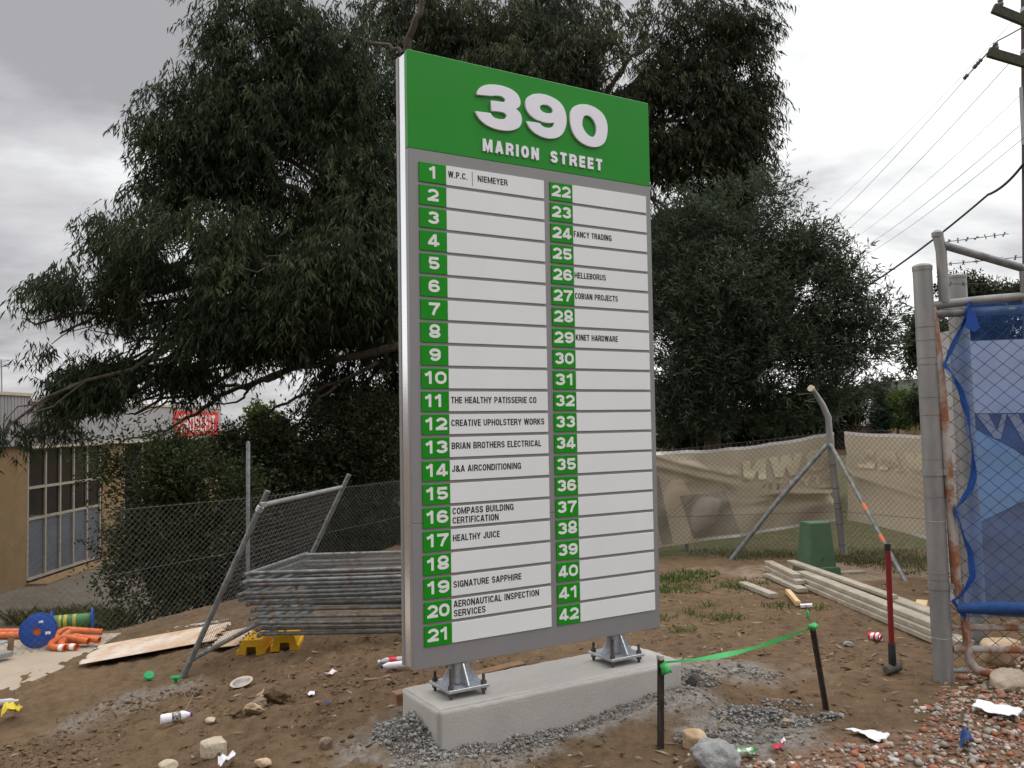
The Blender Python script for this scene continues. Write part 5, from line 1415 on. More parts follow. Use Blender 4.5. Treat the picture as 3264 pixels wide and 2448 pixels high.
for k in range(nP):
    z = z_top - k * .0525 + (rg.uniform(-.005, .005) if k else 0)
    sx = (ends_px[k] - 240) * .452 / FPX * 7.6
    o = Vector((FL.x - .08 + sx, FL.y + rg.uniform(-.045, .045), z))
    e = empty('temporary_fence_panel', o, f'grey pipe fence panel lying {pos_lbl[k]} in the stack', 'fence panel', group='temporary fence panels stacked on the ground')
    tilt = Vector((0, 0, .018 - .004 * k))
    panel_parts(e, o, (ux + tilt * .6 + Vector((0, rg.uniform(-.025, .025), rg.uniform(-.004, .004)))).normalized(), (uy + Vector((rg.uniform(-.02, .02), 0, 0))).normalized(), (0, 0, 1), 2.1, 1.03, .0175, legs=rg.uniform(.05, .12), mesh_pitch=.05, mid=k < 1)
# leaning panel
B0 = gp(583, 2159); T0 = at(854, 1565, 7.25)
post = (T0 - B0).normalized(); Lp = (T0 - B0).length
P1 = gp(621, 2106); d1 = at(843, 1620, 7.22); d2 = at(1097, 1560, 9.15)
ex = (d2 - d1); Lx = ex.length; ex = ex.normalized()
e = empty('temporary_fence_panel', B0, 'upright grey pipe fence panel leaning against the end of the stack', 'fence panel', group='temporary fence panels at the stack')
mb = MB(); mb.pipe(B0 - post * .01, T0, .0235, 12); mb.build('end_tube', M['oldpipe'], e, smooth_=True)
mb = MB(); mb.pipe(B0 + ex * Lx - post * .01 + Vector((.0, 0, .0)), at(1113, 1512, 9.2), .0235, 12); mb.build('end_tube', M['oldpipe'], e, smooth_=True)
q0 = B0 + post * ((d1 - B0).length); q1 = q0 + ex * Lx
mb = MB(); mb.tube([q0, q1], .0215, 12); mb.build('top_tube', M['galvpost'], e, smooth_=True)
r0_ = B0 + post * .16; mb = MB(); mb.tube([r0_, r0_ + ex * Lx], .0215, 12); mb.build('bottom_tube', M['oldpipe'], e, smooth_=True)
mb = MB(); mb.lathe([(.026, -.03), (.031, -.025), (.031, .02), (.026, .025)], q0 - post * .03, post, 12); mb.box(q0 + Vector((.03, -.03, .01)), (.05, .02, .04), bev=.004); mb.build('clamp', M['galvnew'], e, smooth_=True)
P, Q = [], []
Hm = (q0 - r0_).length
for i in range(1, int(Lx / .05)): P.append(r0_ + ex * i * .05); Q.append(q0 + ex * i * .05)
for j in range(1, int(Hm / .05)): P.append(r0_ + post * j * .05 + Vector((.003, 0, .003))); Q.append(r0_ + post * j * .05 + ex * Lx + Vector((.003, 0, .003)))
V, F = segs(P, Q, .0017, 3); np_mesh('wire_mesh', V, F, M['wire'], parent=e)
# yellow plastic feet
def block(p, rz, label, dirt):
    e = empty('fence_block', p, label, 'fence block', rz=rz, group='yellow fence feet in front of the stack')
    mb = MB(); L, Wb, Wt, H = .36, .125, .088, .135
    # arch shaped section drawn across, pushed along the block
    sec = [(-Wb, 0), (-Wb, .045), (-Wb + .018, .05), (-Wt, H - .012), (-Wt + .012, H), (Wt - .012, H), (Wt, H - .012), (Wb - .018, .05), (Wb, .045), (Wb, 0), (.045, 0), (.040, .075), (-.040, .075), (-.045, 0)]
    n = len(sec)
    vs = [(x, 0, z) for x, z in sec] + [(x, L, z) for x, z in sec]
    fs = [(i, (i + 1) % n, n + (i + 1) % n, n + i) for i in range(n)]
    for b_ in (0, n):
        # end faces split into three convex pieces
        for f in ((0, 1, 2, 3, 12, 13), (3, 4, 5, 6, 11, 12), (6, 7, 8, 9, 10, 11)):
            fs.append(tuple(b_ + i for i in (f if b_ else reversed(f))))
    mb.add(vs, fs); mb.build('block_shell', M['yellow'], e, True)
    mb = MB(); mb.add([(-.046, .10, 0), (.046, .10, 0), (.042, .10, .078), (-.042, .10, .078)], [(0, 1, 2, 3)]); mb.build('recess', mat('dark yellow recess', (.30, .17, .03), (.36, .21, .04), 12, .8), e, True)  # recess plate is a darker yellow than the shell
    rr_ = np.random.default_rng(dirt); pts_ = [(rr_.uniform(-.06, .06), rr_.uniform(.03, .3), H + .003) for _ in range(40 if dirt == 1 else 14)]
    o_ = scatter_stones('dirt_crumbs', pts_, [rr_.uniform(.008, .03) for _ in pts_], [CM[0]], [0] * len(pts_), rr_); o_.parent = e
block(gp(800, 2090), R(3), 'yellow fence foot with soil on top under the stack corner', 1)
block(gp(907, 2076), R(7), 'cleaner yellow fence foot standing to the right under the stack', 2)
# corrugated sheets
def corr(pts, label, amp=.012, waves=7, lift=.02, jag=.04, seed=0):
    P = [gp(*q) for q in pts]; n, m_ = 64, 14; rg_ = np.random.default_rng(seed); V = []
    jl = rg_.normal(size=n + 1) * jag; jr = rg_.normal(size=n + 1) * jag
    for i in range(n + 1):
        v = i / n
        for j in range(m_ + 1):
            u = j / m_
            u2 = u + (jl[i] * (1 - u) ** 3 + jr[i] * u ** 3) * .35
            q = P[0].lerp(P[1], v).lerp(P[3].lerp(P[2], v), u2)
            V.append((q.x, q.y, float(gmacro(q.x, q.y)) + lift + amp * math.sin(v * waves * 6.283) + .02 * u * v))
    c = (P[0] + P[2]) / 2
    V = [(x - c.x, y - c.y, z - c.z) for x, y, z in V]; q_ = len(V); V += [(x, y, z - .003) for x, y, z in V]
    F = []
    for i in range(n):
        for j in range(m_):
            k = i * (m_ + 1) + j; F += [(k, k + 1, k + m_ + 2, k + m_ + 1), (q_ + k, q_ + k + m_ + 1, q_ + k + m_ + 2, q_ + k + 1)]
    o = np_mesh('roofing_sheet', V, F, M['sheet'], smooth_=True); o.location = c
    tag(o, label, 'roofing sheet')
corr(((252, 2135), (316, 2077), (737, 2003), (681, 2060)), 'long dirty corrugated roofing sheet lying in front of the slab', lift=.055, jag=.05)
corr(((668, 2075), (720, 2020), (812, 2008), (756, 2062)), 'broken corrugated sheet poking out behind the leaning panel foot', lift=.04, jag=.12, seed=3)

# ------------------------------------------------------------------ on the slab at the left
def reel(c, ax, R_, Lr, label, wound, full=True):
    c = Vector(c); ax = Vector(ax).normalized()
    e = empty('cable_reel', c - Vector((0, 0, R_)), label, 'cable reel', group='blue cable reels on the slab')
    for s_ in (-1, 1):
        mb = MB(); o = c + ax * (s_ * Lr / 2)
        mb.ring([(.040, -.010), (R_ - .010, -.010), (R_, -.005), (R_, .005), (R_ - .010, .010), (.040, .010)], o, ax, 36)
        mb.ring([(.060, -.014), (.066, -.014), (.066, .014), (.060, .014)], o, ax, 24)
        mb.build('flange', M['blue'], e, smooth_=True)
        nm = ax.orthogonal().normalized(); bn = ax.cross(nm)
        if wound == 0 and s_ > 0:
            for aa, w_ in ((2.2, .05), (3.6, .04)):
                q = o + ax * .0135 + (nm * math.cos(aa) + bn * math.sin(aa)) * R_ * .62
                mb = MB(); mb.box(q, (w_, w_ * .55, .002), ax.to_track_quat('Z', 'Y').to_matrix()); mb.build('sticker', M['paper'], e)
    mb = MB(); mb.lathe([(.045, -Lr / 2 + .0125), (.045, Lr / 2 - .0125)], c, ax, 20); mb.build('core', M['orange'] if wound == 0 else M['blue'], e, smooth_=True)
    if wound:
        mt = bpy.data.materials.new('wound cable'); mt.use_nodes = True; t = mt.node_tree; b = t.nodes['Principled BSDF']; b.inputs['Roughness'].default_value = .5
        a_ = nd(t, 'ShaderNodeTexCoord'); sx = nd(t, 'ShaderNodeVectorMath', operation='DOT_PRODUCT'); sx.inputs[1].default_value = ax; t.links.new(a_.outputs['Object'], sx.inputs[0])
        rp = nd(t, 'ShaderNodeValToRGB'); rp.color_ramp.interpolation = 'CONSTANT'
        el = rp.color_ramp.elements; el[0].position = 0; el[0].color = (.10, .22, .03, 1); el[1].position = .30; el[1].color = (.45, .38, .04, 1)
        for p_, c_ in ((.18, (.42, .36, .04)), (.24, (.05, .16, .03)), (.38, (.04, .15, .035)), (.52, (.36, .33, .05)), (.60, (.045, .17, .04))):
            q = el.new(p_); q.color = (*c_, 1)
        t.links.new(math_n(t, 'ADD', math_n(t, 'DIVIDE', sx.outputs['Value'], Lr), .5), rp.inputs[0]); t.links.new(rp.outputs[0], b.inputs['Base Color'])
        prof = []
        n = 40
        for i in range(n + 1):
            h = -Lr / 2 + .015 + (Lr - .03) * i / n; prof.append((.080 + .004 * (i % 2), h))
        mb = MB(); mb.lathe(prof, (0, 0, 0), ax, 20)
        o_ = mb.build('wound_cable', mt, None, True, smooth_=True); o_.parent = e; o_.location = (0, 0, R_)
reelp = sp(118, 2063); R1 = .168
reel(Vector((reelp.x, reelp.y + .02, SLAB_Z + R1)), (.34, -.9, .05), R1, .16, 'blue cable reel standing with its round face towards the viewer', 0)
rp_ = sp(212, 2030); R2 = .135
reel(Vector((rp_.x, rp_.y + .12, SLAB_Z + R2)), (.93, .36, 0), R2, .40, 'cable reel wound in green and yellow bands behind the orange bends', 1)
def bend(px, py, rz, label, flip=1):
    p = sp(px, py); e = empty('conduit_bend', p, label, 'conduit bend', rz=rz, group='orange conduit bends on the slab')
    r = .033; Rb = .085; pts_ = [(.14, 0, r)] + [(-Rb * math.sin(a), Rb - Rb * math.cos(a), r + .02 * a) for a in np.linspace(0, math.pi, 12)] + [(.27, Rb * 2, r + .03)]
    mb = MB(); mb.tube(pts_, r, 14, caps=False); mb.tube(pts_, r - .004, 14, caps=False); mb.build('bend_tube', M['orange'], e, True, smooth_=True)
    for a, b_ in ((pts_[0], pts_[1]), (pts_[-1], pts_[-2])):
        a, b_ = Vector(a), Vector(b_); d = (b_ - a).normalized(); mb = MB(); mb.tube([a + d * .06, a + d * .061], r - .0045, 14, caps=True); mb.build('dark_bore', M['dark'], e, True)
    mb = MB(); a, b_ = Vector(pts_[0]), Vector(pts_[1]); d = (b_ - a).normalized(); mb.tube([a + d * .02, a + d * .07], [r + .0015] * 2, 14, caps=False); mb.build('white_sticker', M['paper'], e, True, smooth_=True)
bend(172, 2074, R(-14), 'front orange conduit bend curving round on the slab', 1)
bend(206, 2072, R(-10), 'second orange conduit bend lying against the front one', 1)
bend(196, 2048, R(8), 'orange conduit bend lying at the back nearest the blue reel', 1)
bend(226, 2052, R(14), 'rightmost orange conduit bend below the wound reel', 1)
for k, (y0, y1, lb) in enumerate(((2012, 2014, 'orange conduit pipe lying behind at the left edge of the slab'), (2026, 2024, 'orange conduit pipe lying in front at the left edge of the slab'))):
    a, b_ = sp(-260, y0 + 4, .04), sp(78, y1, .04)
    e = empty('conduit_pipe', a, lb, 'conduit pipe', group='orange conduit pipes on the slab'); mb = MB(); mb.pipe(a, b_, .037, 14, .004); mb.build('pipe_wall', M['orange'], e, smooth_=True)
a, b_ = sp(-80, 2074, .1), sp(38, 2042, .12)
mb = MB(); mb.box((a + b_) / 2, ((b_ - a).length, .035, .012), (b_ - a).to_track_quat('X', 'Z').to_matrix()); one(mb, 'blue_strip', mat('pale blue plastic strip', (.16, .30, .52), (.2, .36, .6), 9, .5), 'pale blue plastic strip above the slab at the left edge', 'plastic strip')
p = sp(34, 2084); mb = MB(); mb.box(p + Vector((0, 0, .085)), (.05, .04, .20), Matrix.Rotation(.1, 3, 'Y'), bev=.004, taper=.9); one(mb, 'wooden_peg', M['brownwood'], 'short brown wooden peg standing on the slab at the left edge', 'peg')
a, b_ = sp(-120, 2130, .03), sp(30, 2090, .03)
plank(a, b_, .10, .05, 'grey channel bar lying on the slab at the left edge', mt=M['galvpost'], group=None, name='channel_bar')
# kerb edge behind the leaning panel
a, b_ = gp(560, 2000), gp(735, 1975)
plank(a, b_, .12, .10, 'broken pale kerb edging at the fence foot behind the leaning panel', mt=M['concrete'], group=None, name='kerb_edging', off=(0, 0, -.10))

# ------------------------------------------------------------------ factory unit on the left
BX = -11.2                                   # plane of its front
def factory():
    gzb = -1.75; ztop = 2.48; zf = 1.45
    e = empty('factory_unit', (BX, 22, gzb), 'beige factory unit with grey fascia, tall window wall and red shop sign', 'building')
    def bx(name, mt, x0, x1, y0, y1, z0, z1, bev=0.0):
        mb = MB(); mb.box(((x0 + x1) / 2, (y0 + y1) / 2, (z0 + z1) / 2), (x1 - x0, y1 - y0, z1 - z0), bev=bev); return mb.build(name, mt, e)
    bx('wall', M['beige'], BX - 9, BX, 12.0, 20.05, gzb - .4, ztop - .12)
    bx('wall', M['beige'], BX - 9, BX - .35, 20.05, 32.0, gzb - .4, ztop - .14)
    bx('pier', M['beige'], BX - 8.8, BX, 31.6, 33.0, gzb - .4, ztop - .13)
    bx('pier', M['beige'], BX - .34, BX - .02, 23.75, 25.0, gzb - .4, zf - .01)
    bx('roof', M['roofmetal'], BX - 8.9, BX - .05, 12.1, 32.9, ztop - .125, ztop - .02)
    # fascia sheets and their cap
    bx('fascia', M['fascia'], BX + .005, BX + .10, 12.1, 20.0, zf + .02, ztop + .12)
    bx('fascia', M['fasciadark'], BX + .005, BX + .08, 20.003, 22.0, zf, ztop)
    bx('fascia', M['fascia'], BX + .005, BX + .08, 22.003, 33.1, zf, ztop)
    bx('fascia_cap', M['cream'], BX - .04, BX + .14, 12.1, 19.997, ztop + .121, ztop + .19)
    bx('fascia_cap', M['cream'], BX - .04, BX + .12, 20.0, 33.12, ztop + .002, ztop + .07)
    bx('fascia_trim', M['cream'], BX + .003, BX + .11, 20.0, 33.1, zf - .05, zf - .002)
    # ribbed sheet at the near end
    mb = MB()
    for i in range(60): mb.box((BX + .104, 12.2 + i * .13, (zf + ztop) / 2 + .07), (.012, .03, ztop - zf + .06))
    mb.build('fascia_ribs', M['fascia'], e)
    ys = [20.1, 20.87, 21.54, 22.2, 22.9, 23.62]; zr = [-1.62, -.24, .48, 1.40]
    def window_wall(ys, zr, blue):
        for i in range(len(ys) - 1):
            for j in range(len(zr) - 1):
                bx('window_pane', M['bluepane'] if (j == 0 and blue) else M['glassdark'], BX - .33, BX - .05, ys[i] + .001, ys[i + 1] - .001, zr[j] + .001, zr[j + 1] - .001)
        for y in ys: bx('mullion', M['mullion'], BX - .049, BX - .005, y - .03, y + .03, zr[0], zr[-1])
        for z in zr: bx('rail', M['mullion'], BX - .049, BX - .008, ys[0] + .03, ys[-1] - .03, z - .03, z + .03)
    window_wall(ys, zr, True)
    window_wall([25.05, 26.3, 27.5, 28.7, 29.9, 30.7, 31.55], [-1.62, .2, 1.40], False)
    bx('step', M['beige'], BX + .01, BX + .5, 20, 31.5, gzb - .4, gzb + .06)
    # shop sign
    s = empty('shop_sign', (BX + .1, 30.8, zf), 'red shop sign reading CROSSFIT on the factory fascia', 'shop sign')
    mb = MB(); mb.box((BX + .095, 30.6, (zf + ztop) / 2 - .02), (.02, 4.3, .86)); mb.build('sign_panel', M['shopred'], s)
    mb = MB(); letters(mb, 'CROSSFIT', 0, 3.55, 0, .60, .17, 0, lambda x, y, z: (BX + .108 - y, 28.8 + x, zf + .19 + z), gap=.10); mb.build('lettering', M['bannerhem'], s)
    # tv aerial on the roof
    a = empty('tv_aerial', at(8, 1290, 21.5), 'grey television aerial on the factory roof at the left edge', 'aerial')
    P, Q = [], []
    m0 = at(6, 1290, 21.5); m1 = at(4, 1145, 21.5); P.append(m0); Q.append(m1)
    for (x0, y0, x1, y1) in ((-60, 1162, 115, 1164), (-40, 1160, 30, 1149), (-60, 1148, 30, 1147), (-60, 1157, 70, 1157), (-50, 1167, 30, 1168)): P.append(at(x0, y0, 21.5)); Q.append(at(x1, y1, 21.4))
    V, F = segs(P, Q, [.018] + [.010] * 5, 6); np_mesh('aerial_rods', V, F, M['galv'], parent=a)
factory()
# farther sheds beyond the gap
def shed(name, x0, x1, Y, dep, zb, zw, zr_, wallm, roofm, label, cat='building'):
    e = empty(name, ((x0 + x1) / 2, Y, zb), label, cat)
    mb = MB(); mb.box(((x0 + x1) / 2, Y + dep / 2, (zb + zw) / 2), (x1 - x0, dep, zw - zb)); mb.build('wall', wallm, e)
    mb = MB(); o = .25; mb.add([(x0 - o, Y - o, zw + .01), (x1 + o, Y - o, zw + .01), (x1 + o, Y + dep / 2, zr_), (x0 - o, Y + dep / 2, zr_), (x0 - o, Y + dep + o, zw + .01), (x1 + o, Y + dep + o, zw + .01)], [(0, 1, 2, 3), (3, 2, 5, 4), (0, 3, 4), (1, 5, 2)]); mb.build('roof', roofm, e)
    mb = MB(); mb.box(((x0 + x1) / 2, Y - .03, (zb + zw) / 2 + .2), (min(2.5, (x1 - x0) * .3), .05, 1.2)); mb.build('window', M['glassdark'], e)
    mb = MB(); mb.box(((x0 + x1) / 2, Y - o - .05, zw - .03), (x1 - x0 + .5, .09, .11)); mb.build('gutter', M['cream'], e)
    return e
shed('distant_shed', at(690, 1400, 44).x, at(965, 1400, 44).x, 44, 16, -2.0, at(800, 1409, 44).z, at(800, 1366, 52).z, M['beige'], M['roofmetal'], 'low shed with a pale metal roof seen beyond the factory corner')
# light mast over the sheds
p = at(835, 1352, 90); mb = MB(); t = at(835, 1312, 90); mb.tube([(p.x, 90, -2), t], .12, 8); mb.box(t, (1.6, .25, .25)); one(mb, 'floodlight_mast', M['galv'], 'tiny floodlight mast standing above the distant shed roof', 'mast')
# houses beyond the banner fence
hx = at(2765, 1350, 42).x
hs = shed('brick_house', hx - 3.2, hx + .85, 42, 9, -.1, at(2740, 1352, 42).z, at(2740, 1312, 46.5).z, M['brick'], M['rooftile'], 'brick house with a dark tiled roof and orange ridge behind the banner fence', 'house')
mb = MB(); z_ = at(2740, 1312, 46.5).z; mb.tube([(hx - 3.4, 46.5, z_ + .05), (hx + 1.1, 46.5, z_ + .05)], .09, 8); mb.build('ridge_cap', M['rooforange'], hs)
hx2 = at(2960, 1300, 60).x
shed('pale_house', hx2 - 1.6, hx2 + 6, 60, 12, -.1, at(2900, 1330, 60).z, at(2950, 1270, 66).z, M['beige'], M['roofmetal'], 'house with a pale grey roof beyond the round green tree', 'house')

# ------------------------------------------------------------------ trees
def leaves(name, centers, radii, n, ll, lw, mt, parent, rng, mode='droop', per=14, twig=.45, shell=2.2, gapf=.0, gaps=1.1, zmin=None, lightup=True):
    """leaf sprays spread through ellipsoid lobes; every leaf its own narrow face"""
    C = np.array([c[:] for c in centers]); Rr = np.array(radii, float)
    vol = (Rr[:, 0] * Rr[:, 1] * Rr[:, 2]) ** (2 / 3); pr = vol / vol.sum()
    nt_ = int(n / per)
    li = rng.choice(len(C), nt_, p=pr)
    d = rng.normal(size=(nt_, 3)); d /= np.linalg.norm(d, axis=1, keepdims=True)
    rad = rng.random(nt_) ** (1 / shell)
    rad = rad * (1 + .11 * rng.normal(size=nt_) * (rad > .8))
    P = C[li] + d * Rr[li] * rad[:, None]
    if gapf > 0:
        keep = (vnoise3(P * gaps + 3.1) + .35 * vnoise3(P * gaps * 2.7)) / 1.35 > gapf
        P, d, rad = P[keep], d[keep], rad[keep]; nt_ = len(P)
    if zmin is not None:
        k = P[:, 2] > zmin; P, d, rad = P[k], d[k], rad[k]; nt_ = len(P)
    clv = rng.random(nt_) * .5 + .25 * vnoise3(P * .9 + 7)
    t = rng.random((nt_, per))
    if mode == 'droop':
        td = d * np.array([.8, .8, .25]) + np.array([0, 0, -.75]) + rng.normal(size=(nt_, 3)) * .25
    elif mode == 'up':
        td = d * np.array([.9, .9, .5]) + np.array([0, 0, .45]) + rng.normal(size=(nt_, 3)) * .35
    else:
        td = d * .6 + rng.normal(size=(nt_, 3)) * .6
    td /= np.linalg.norm(td, axis=1, keepdims=True)
    L = twig * (.6 + .8 * rng.random(nt_))
    base = P[:, None, :] + td[:, None, :] * (L[:, None] * t)[..., None] + rng.normal(size=(nt_, per, 3)) * .03
    if mode == 'droop':
        ld = np.array([0, 0, -1.0]) + rng.normal(size=(nt_, per, 3)) * np.array([.62, .62, .30]) + d[:, None, :] * np.array([.3, .3, 0])
    elif mode == 'up':
        ld = td[:, None, :] * .8 + rng.normal(size=(nt_, per, 3)) * .55
    else:
        ld = rng.normal(size=(nt_, per, 3)) + d[:, None, :] * .5
    ld /= np.linalg.norm(ld, axis=-1, keepdims=True)
    ln = ll * (.6 + .7 * rng.random((nt_, per)))[..., None]; wd = lw * (.7 + .6 * rng.random((nt_, per)))[..., None]
    rnd_ = rng.normal(size=(nt_, per, 3)); sd = np.cross(ld, rnd_); sd /= np.linalg.norm(sd, axis=-1, keepdims=True) + 1e-9
    nn = np.cross(ld, sd)
    mid = base + ld * ln * .42 + nn * ln * .05
    tip = base + ld * ln + (np.array([0, 0, -1.0]) * ln * .12 if mode != 'mix' else 0) - nn * ln * .06
    V = np.stack([base, mid + sd * wd / 2, tip, mid - sd * wd / 2], 2).reshape(-1, 3)
    F = np.arange(len(V)).reshape(-1, 4)
    var = np.clip(np.repeat(clv, per) + rng.random(nt_ * per) * .35, 0, 1)
    return np_mesh(name, V, F, mt, parent=parent, var=var), P
def limb(mb, a, b_, r0, r1, rng, wob=.12, n=7, sag=0.0):
    a, b_ = Vector(a), Vector(b_); L = (b_ - a).length; pts_ = []; rs = []
    o = Vector(rng.normal(size=3)) * 0
    for i in range(n + 1):
        t = i / n; q = a.lerp(b_, t)
        if 0 < i < n: q = q + Vector(rng.normal(size=3)) * wob * L * .18
        q.z += sag * math.sin(math.pi * t)
        pts_.append(q); rs.append(r0 + (r1 - r0) * t)
    mb.tube(pts_, rs, 7, caps=False)
    return pts_
def tree(name, label, base, fork, lobes, n, ll, lw, mt, seed, r0=.28, mode='droop', group=None, extra=None, sub=2, **kw):
    rng = np.random.default_rng(seed)
    e = empty(name, base, label, 'tree' if 'shrub' not in name and 'hedge' not in name else ('hedge' if 'hedge' in name else 'shrub'), group=group)
    cs = [c for c, r in lobes]; rs = [r for c, r in lobes]
    mb = MB(); tr = limb(mb, Vector(base) - Vector((0, 0, .2)), fork, r0, r0 * .72, rng, .05)
    fork = Vector(fork)
    for c, r in lobes:
        c = Vector(c); st = tr[-1].lerp(tr[max(0, len(tr) - 3)], rng.random())
        mid = st.lerp(c, .5) + Vector((0, 0, .12 * (c - st).length))
        p1 = limb(mb, st, mid, r0 * .24, r0 * .15, rng, .10, 5)
        p2 = limb(mb, mid, c, r0 * .15, r0 * .06, rng, .14, 5)
        for _ in range(sub):
            q = c + Vector(rng.normal(size=3)) * min(r) * .55
            limb(mb, p2[int(rng.integers(1, len(p2)))], q, r0 * .055, .008, rng, .2, 5)
    if extra: extra(mb)
    mb.build('trunk', M['bark'], e, smooth_=True)
    leaves('crown', cs, rs, n, ll, lw, mt, e, rng, mode, **kw)
    return e
def lob(Y, lst, dk=.75):
    """(disp x, disp y, rx, ry[, dY]) -> ellipsoids with real size at their distance"""
    o = []
    for t in lst:
        yy = Y + (t[4] if len(t) > 4 else 0)
        c = dp(t[0], t[1], yy); k = 1.47559 / FPX * yy
        o.append((c, (t[2] * k, max(t[2], t[3]) * k * dk, t[3] * k)))
    return o
def big_extra(mb):
    rng = np.random.default_rng(3); Y = 15.2
    def path(pts, r0, r1, Yo=0):
        P = [at(x, y, Y + Yo + .004 * (1100 - x)) for x, y in pts]; n = len(P)
        fine = []
        for i in range(n - 1):
            for k in range(3):
                q = P[i].lerp(P[i + 1], k / 3); fine.append(q + Vector(rng.normal(size=3)) * .025)
        fine.append(P[-1]); m_ = len(fine)
        mb.tube(fine, [r0 + (r1 - r0) * i / (m_ - 1) for i in range(m_)], 7, caps=False)
    path(((1330, 1090), (1180, 1120), (1050, 1150), (912, 1186), (800, 1225), (700, 1262), (630, 1321), (554, 1353), (480, 1385), (380, 1412)), .075, .016)
    path(((1200, 1160), (1040, 1230), (940, 1270), (873, 1304), (807, 1343), (777, 1358), (719, 1388), (650, 1420), (600, 1445)), .035, .012)
    path(((1080, 1230), (1020, 1268), (972, 1334), (915, 1379), (861, 1415), (776, 1463)), .03, .012, -.6)
    path(((912, 1186), (831, 1213), (792, 1237), (740, 1228), (650, 1225), (560, 1240)), .06, .02)
    path(((792, 1237), (770, 1270), (720, 1290), (640, 1295)), .03, .01)
    path(((1330, 860), (1240, 905), (1180, 900), (1110, 880), (1040, 870)), .06, .02)
    path(((1320, 800), (1200, 780), (1120, 760), (1060, 770)), .04, .015)
    path(((640, 1010), (560, 1000), (480, 1020), (400, 1008), (320, 990)), .035, .01)
    path(((620, 1060), (520, 1075), (430, 1080), (330, 1060), (280, 1050)), .03, .01)
    path(((1290, 170), (1300, 110), (1330, 60), (1345, 0)), .07, .05)
    path(((1290, 165), (1240, 140), (1180, 135), (1100, 110)), .04, .015)
    path(((300, 1400), (240, 1405), (160, 1390), (90, 1395)), .018, .008)
L1 = lob(16, [(560, 40, 140, 90), (660, 130, 190, 130), (450, 225, 130, 105), (370, 270, 75, 70, -.5), (560, 300, 170, 140), (780, 220, 150, 170, .5), (420, 395, 120, 75), (300, 500, 120, 75, -.5), (430, 530, 170, 110, -1), (190, 610, 110, 60, -.5), (110, 655, 60, 55, -.5), (80, 700, 42, 40, -.5),
     (560, 570, 130, 120, -1.5), (690, 470, 150, 120), (770, 360, 110, 130), (730, 640, 110, 70, .6), (600, 690, 110, 75, -1), (500, 690, 130, 80, -1), (410, 670, 85, 45, -.5), (130, 720, 60, 45), (240, 668, 60, 28), (230, 800, 60, 30), (270, 830, 100, 65), (190, 830, 55, 50), (370, 800, 85, 50, .3), (320, 855, 70, 45), (250, 865, 70, 45), (180, 850, 45, 35), (400, 820, 60, 40), (290, 895, 60, 30), (250, 820, 110, 70), (340, 830, 75, 60), (180, 830, 60, 60), (290, 870, 80, 45), (790, 790, 90, 70, .8), (770, 850, 100, 80, 1), (850, 740, 60, 100, 1), (12, 925, 22, 40, -1), (120, 905, 32, 25, .5), (700, 720, 90, 45, .5), (770, 540, 100, 80, -1.5), (820, 620, 80, 70, -1.3), (700, 590, 100, 60, -1.7), (800, 450, 80, 70, -1), (640, 640, 80, 50, -1.5), (830, 700, 60, 60, -.5)])
b1_ = at(1330, 1500, 16.5); b1_.z = gz(b1_.x, 16.5)
tree('eucalyptus_tree', 'huge dark eucalyptus with drooping leaves filling the sky left of the sign', b1_, at(1345, 900, 16.2), L1, 285000, .165, .027, M['euc'], 101, r0=.34, extra=big_extra, sub=3, gapf=.405, gaps=1.3, per=16, twig=.5)
L2 = lob(20, [(900, 30, 130, 90), (1050, 70, 150, 110), (1190, 30, 150, 90, 1), (1330, 90, 150, 120), (1460, 50, 130, 80), (1590, 20, 80, 50), (1610, 60, 55, 40), (1560, 130, 90, 60), (1500, 200, 110, 80), (1600, 185, 65, 40), (1630, 190, 40, 35), (1560, 270, 90, 65), (1590, 235, 70, 50), (1460, 320, 110, 90), (1555, 350, 65, 60), (1500, 430, 95, 90), (1440, 470, 90, 100), (1540, 420, 55, 50), (1120, 150, 140, 70, -1), (1300, 180, 120, 60), (1460, 560, 80, 110, 1), (950, 130, 90, 80), (1230, 120, 120, 80), (1340, 200, 80, 70), (1130, 90, 110, 80), (1290, 120, 110, 90, -1), (1545, 440, 60, 50), (1400, 260, 60, 120), (1490, 490, 90, 70), (1540, 380, 70, 60), (1570, 440, 55, 50), (1590, 330, 60, 60), (1580, 390, 60, 50), (1600, 290, 55, 45)])
b2_ = at(1800, 1480, 20.5); b2_.z = gz(b2_.x, 20.5)
def e2(mb):
    rng = np.random.default_rng(4)
    for a, b_, r in (((1810, 330), (1785, 190), .09), ((1795, 260), (1770, 150), .06), ((1815, 300), (1870, 200), .07), ((1850, 220), (1960, 120), .04), ((1830, 260), (1920, 215), .03), ((1870, 200), (1890, 60), .04), ((1770, 150), (1740, 20), .04)):
        limb(mb, at(*a, 20), at(*b_, 19.8), r, r * .6, rng, .08, 5)
tree('eucalyptus_tree', 'tall eucalyptus behind the top of the sign, reaching right towards the bright sky', b2_, at(1800, 360, 20), L2, 190000, .19, .029, M['euc2'], 102, r0=.36, extra=e2, sub=3, gapf=.41, gaps=1.1, per=16, twig=.55)
L3 = lob(17, [(1480, 520, 80, 70), (1560, 480, 80, 60), (1640, 440, 55, 48), (1600, 540, 120, 80), (1720, 545, 70, 50), (1760, 580, 70, 55), (1800, 640, 60, 60), (1740, 680, 110, 80), (1880, 700, 50, 40), (1860, 750, 65, 50), (1560, 650, 150, 110), (1500, 780, 110, 120), (1640, 780, 140, 100), (1770, 800, 90, 65), (1800, 850, 55, 35), (1480, 890, 80, 60), (1600, 880, 110, 60), (1710, 880, 90, 50), (1680, 640, 130, 90, .8), (1560, 760, 120, 90, .8), (1450, 680, 90, 110, .8), (1720, 740, 90, 70, .8)])
b3_ = at(2250, 1640, 17.4); b3_.z = gz(b3_.x, 17.4)
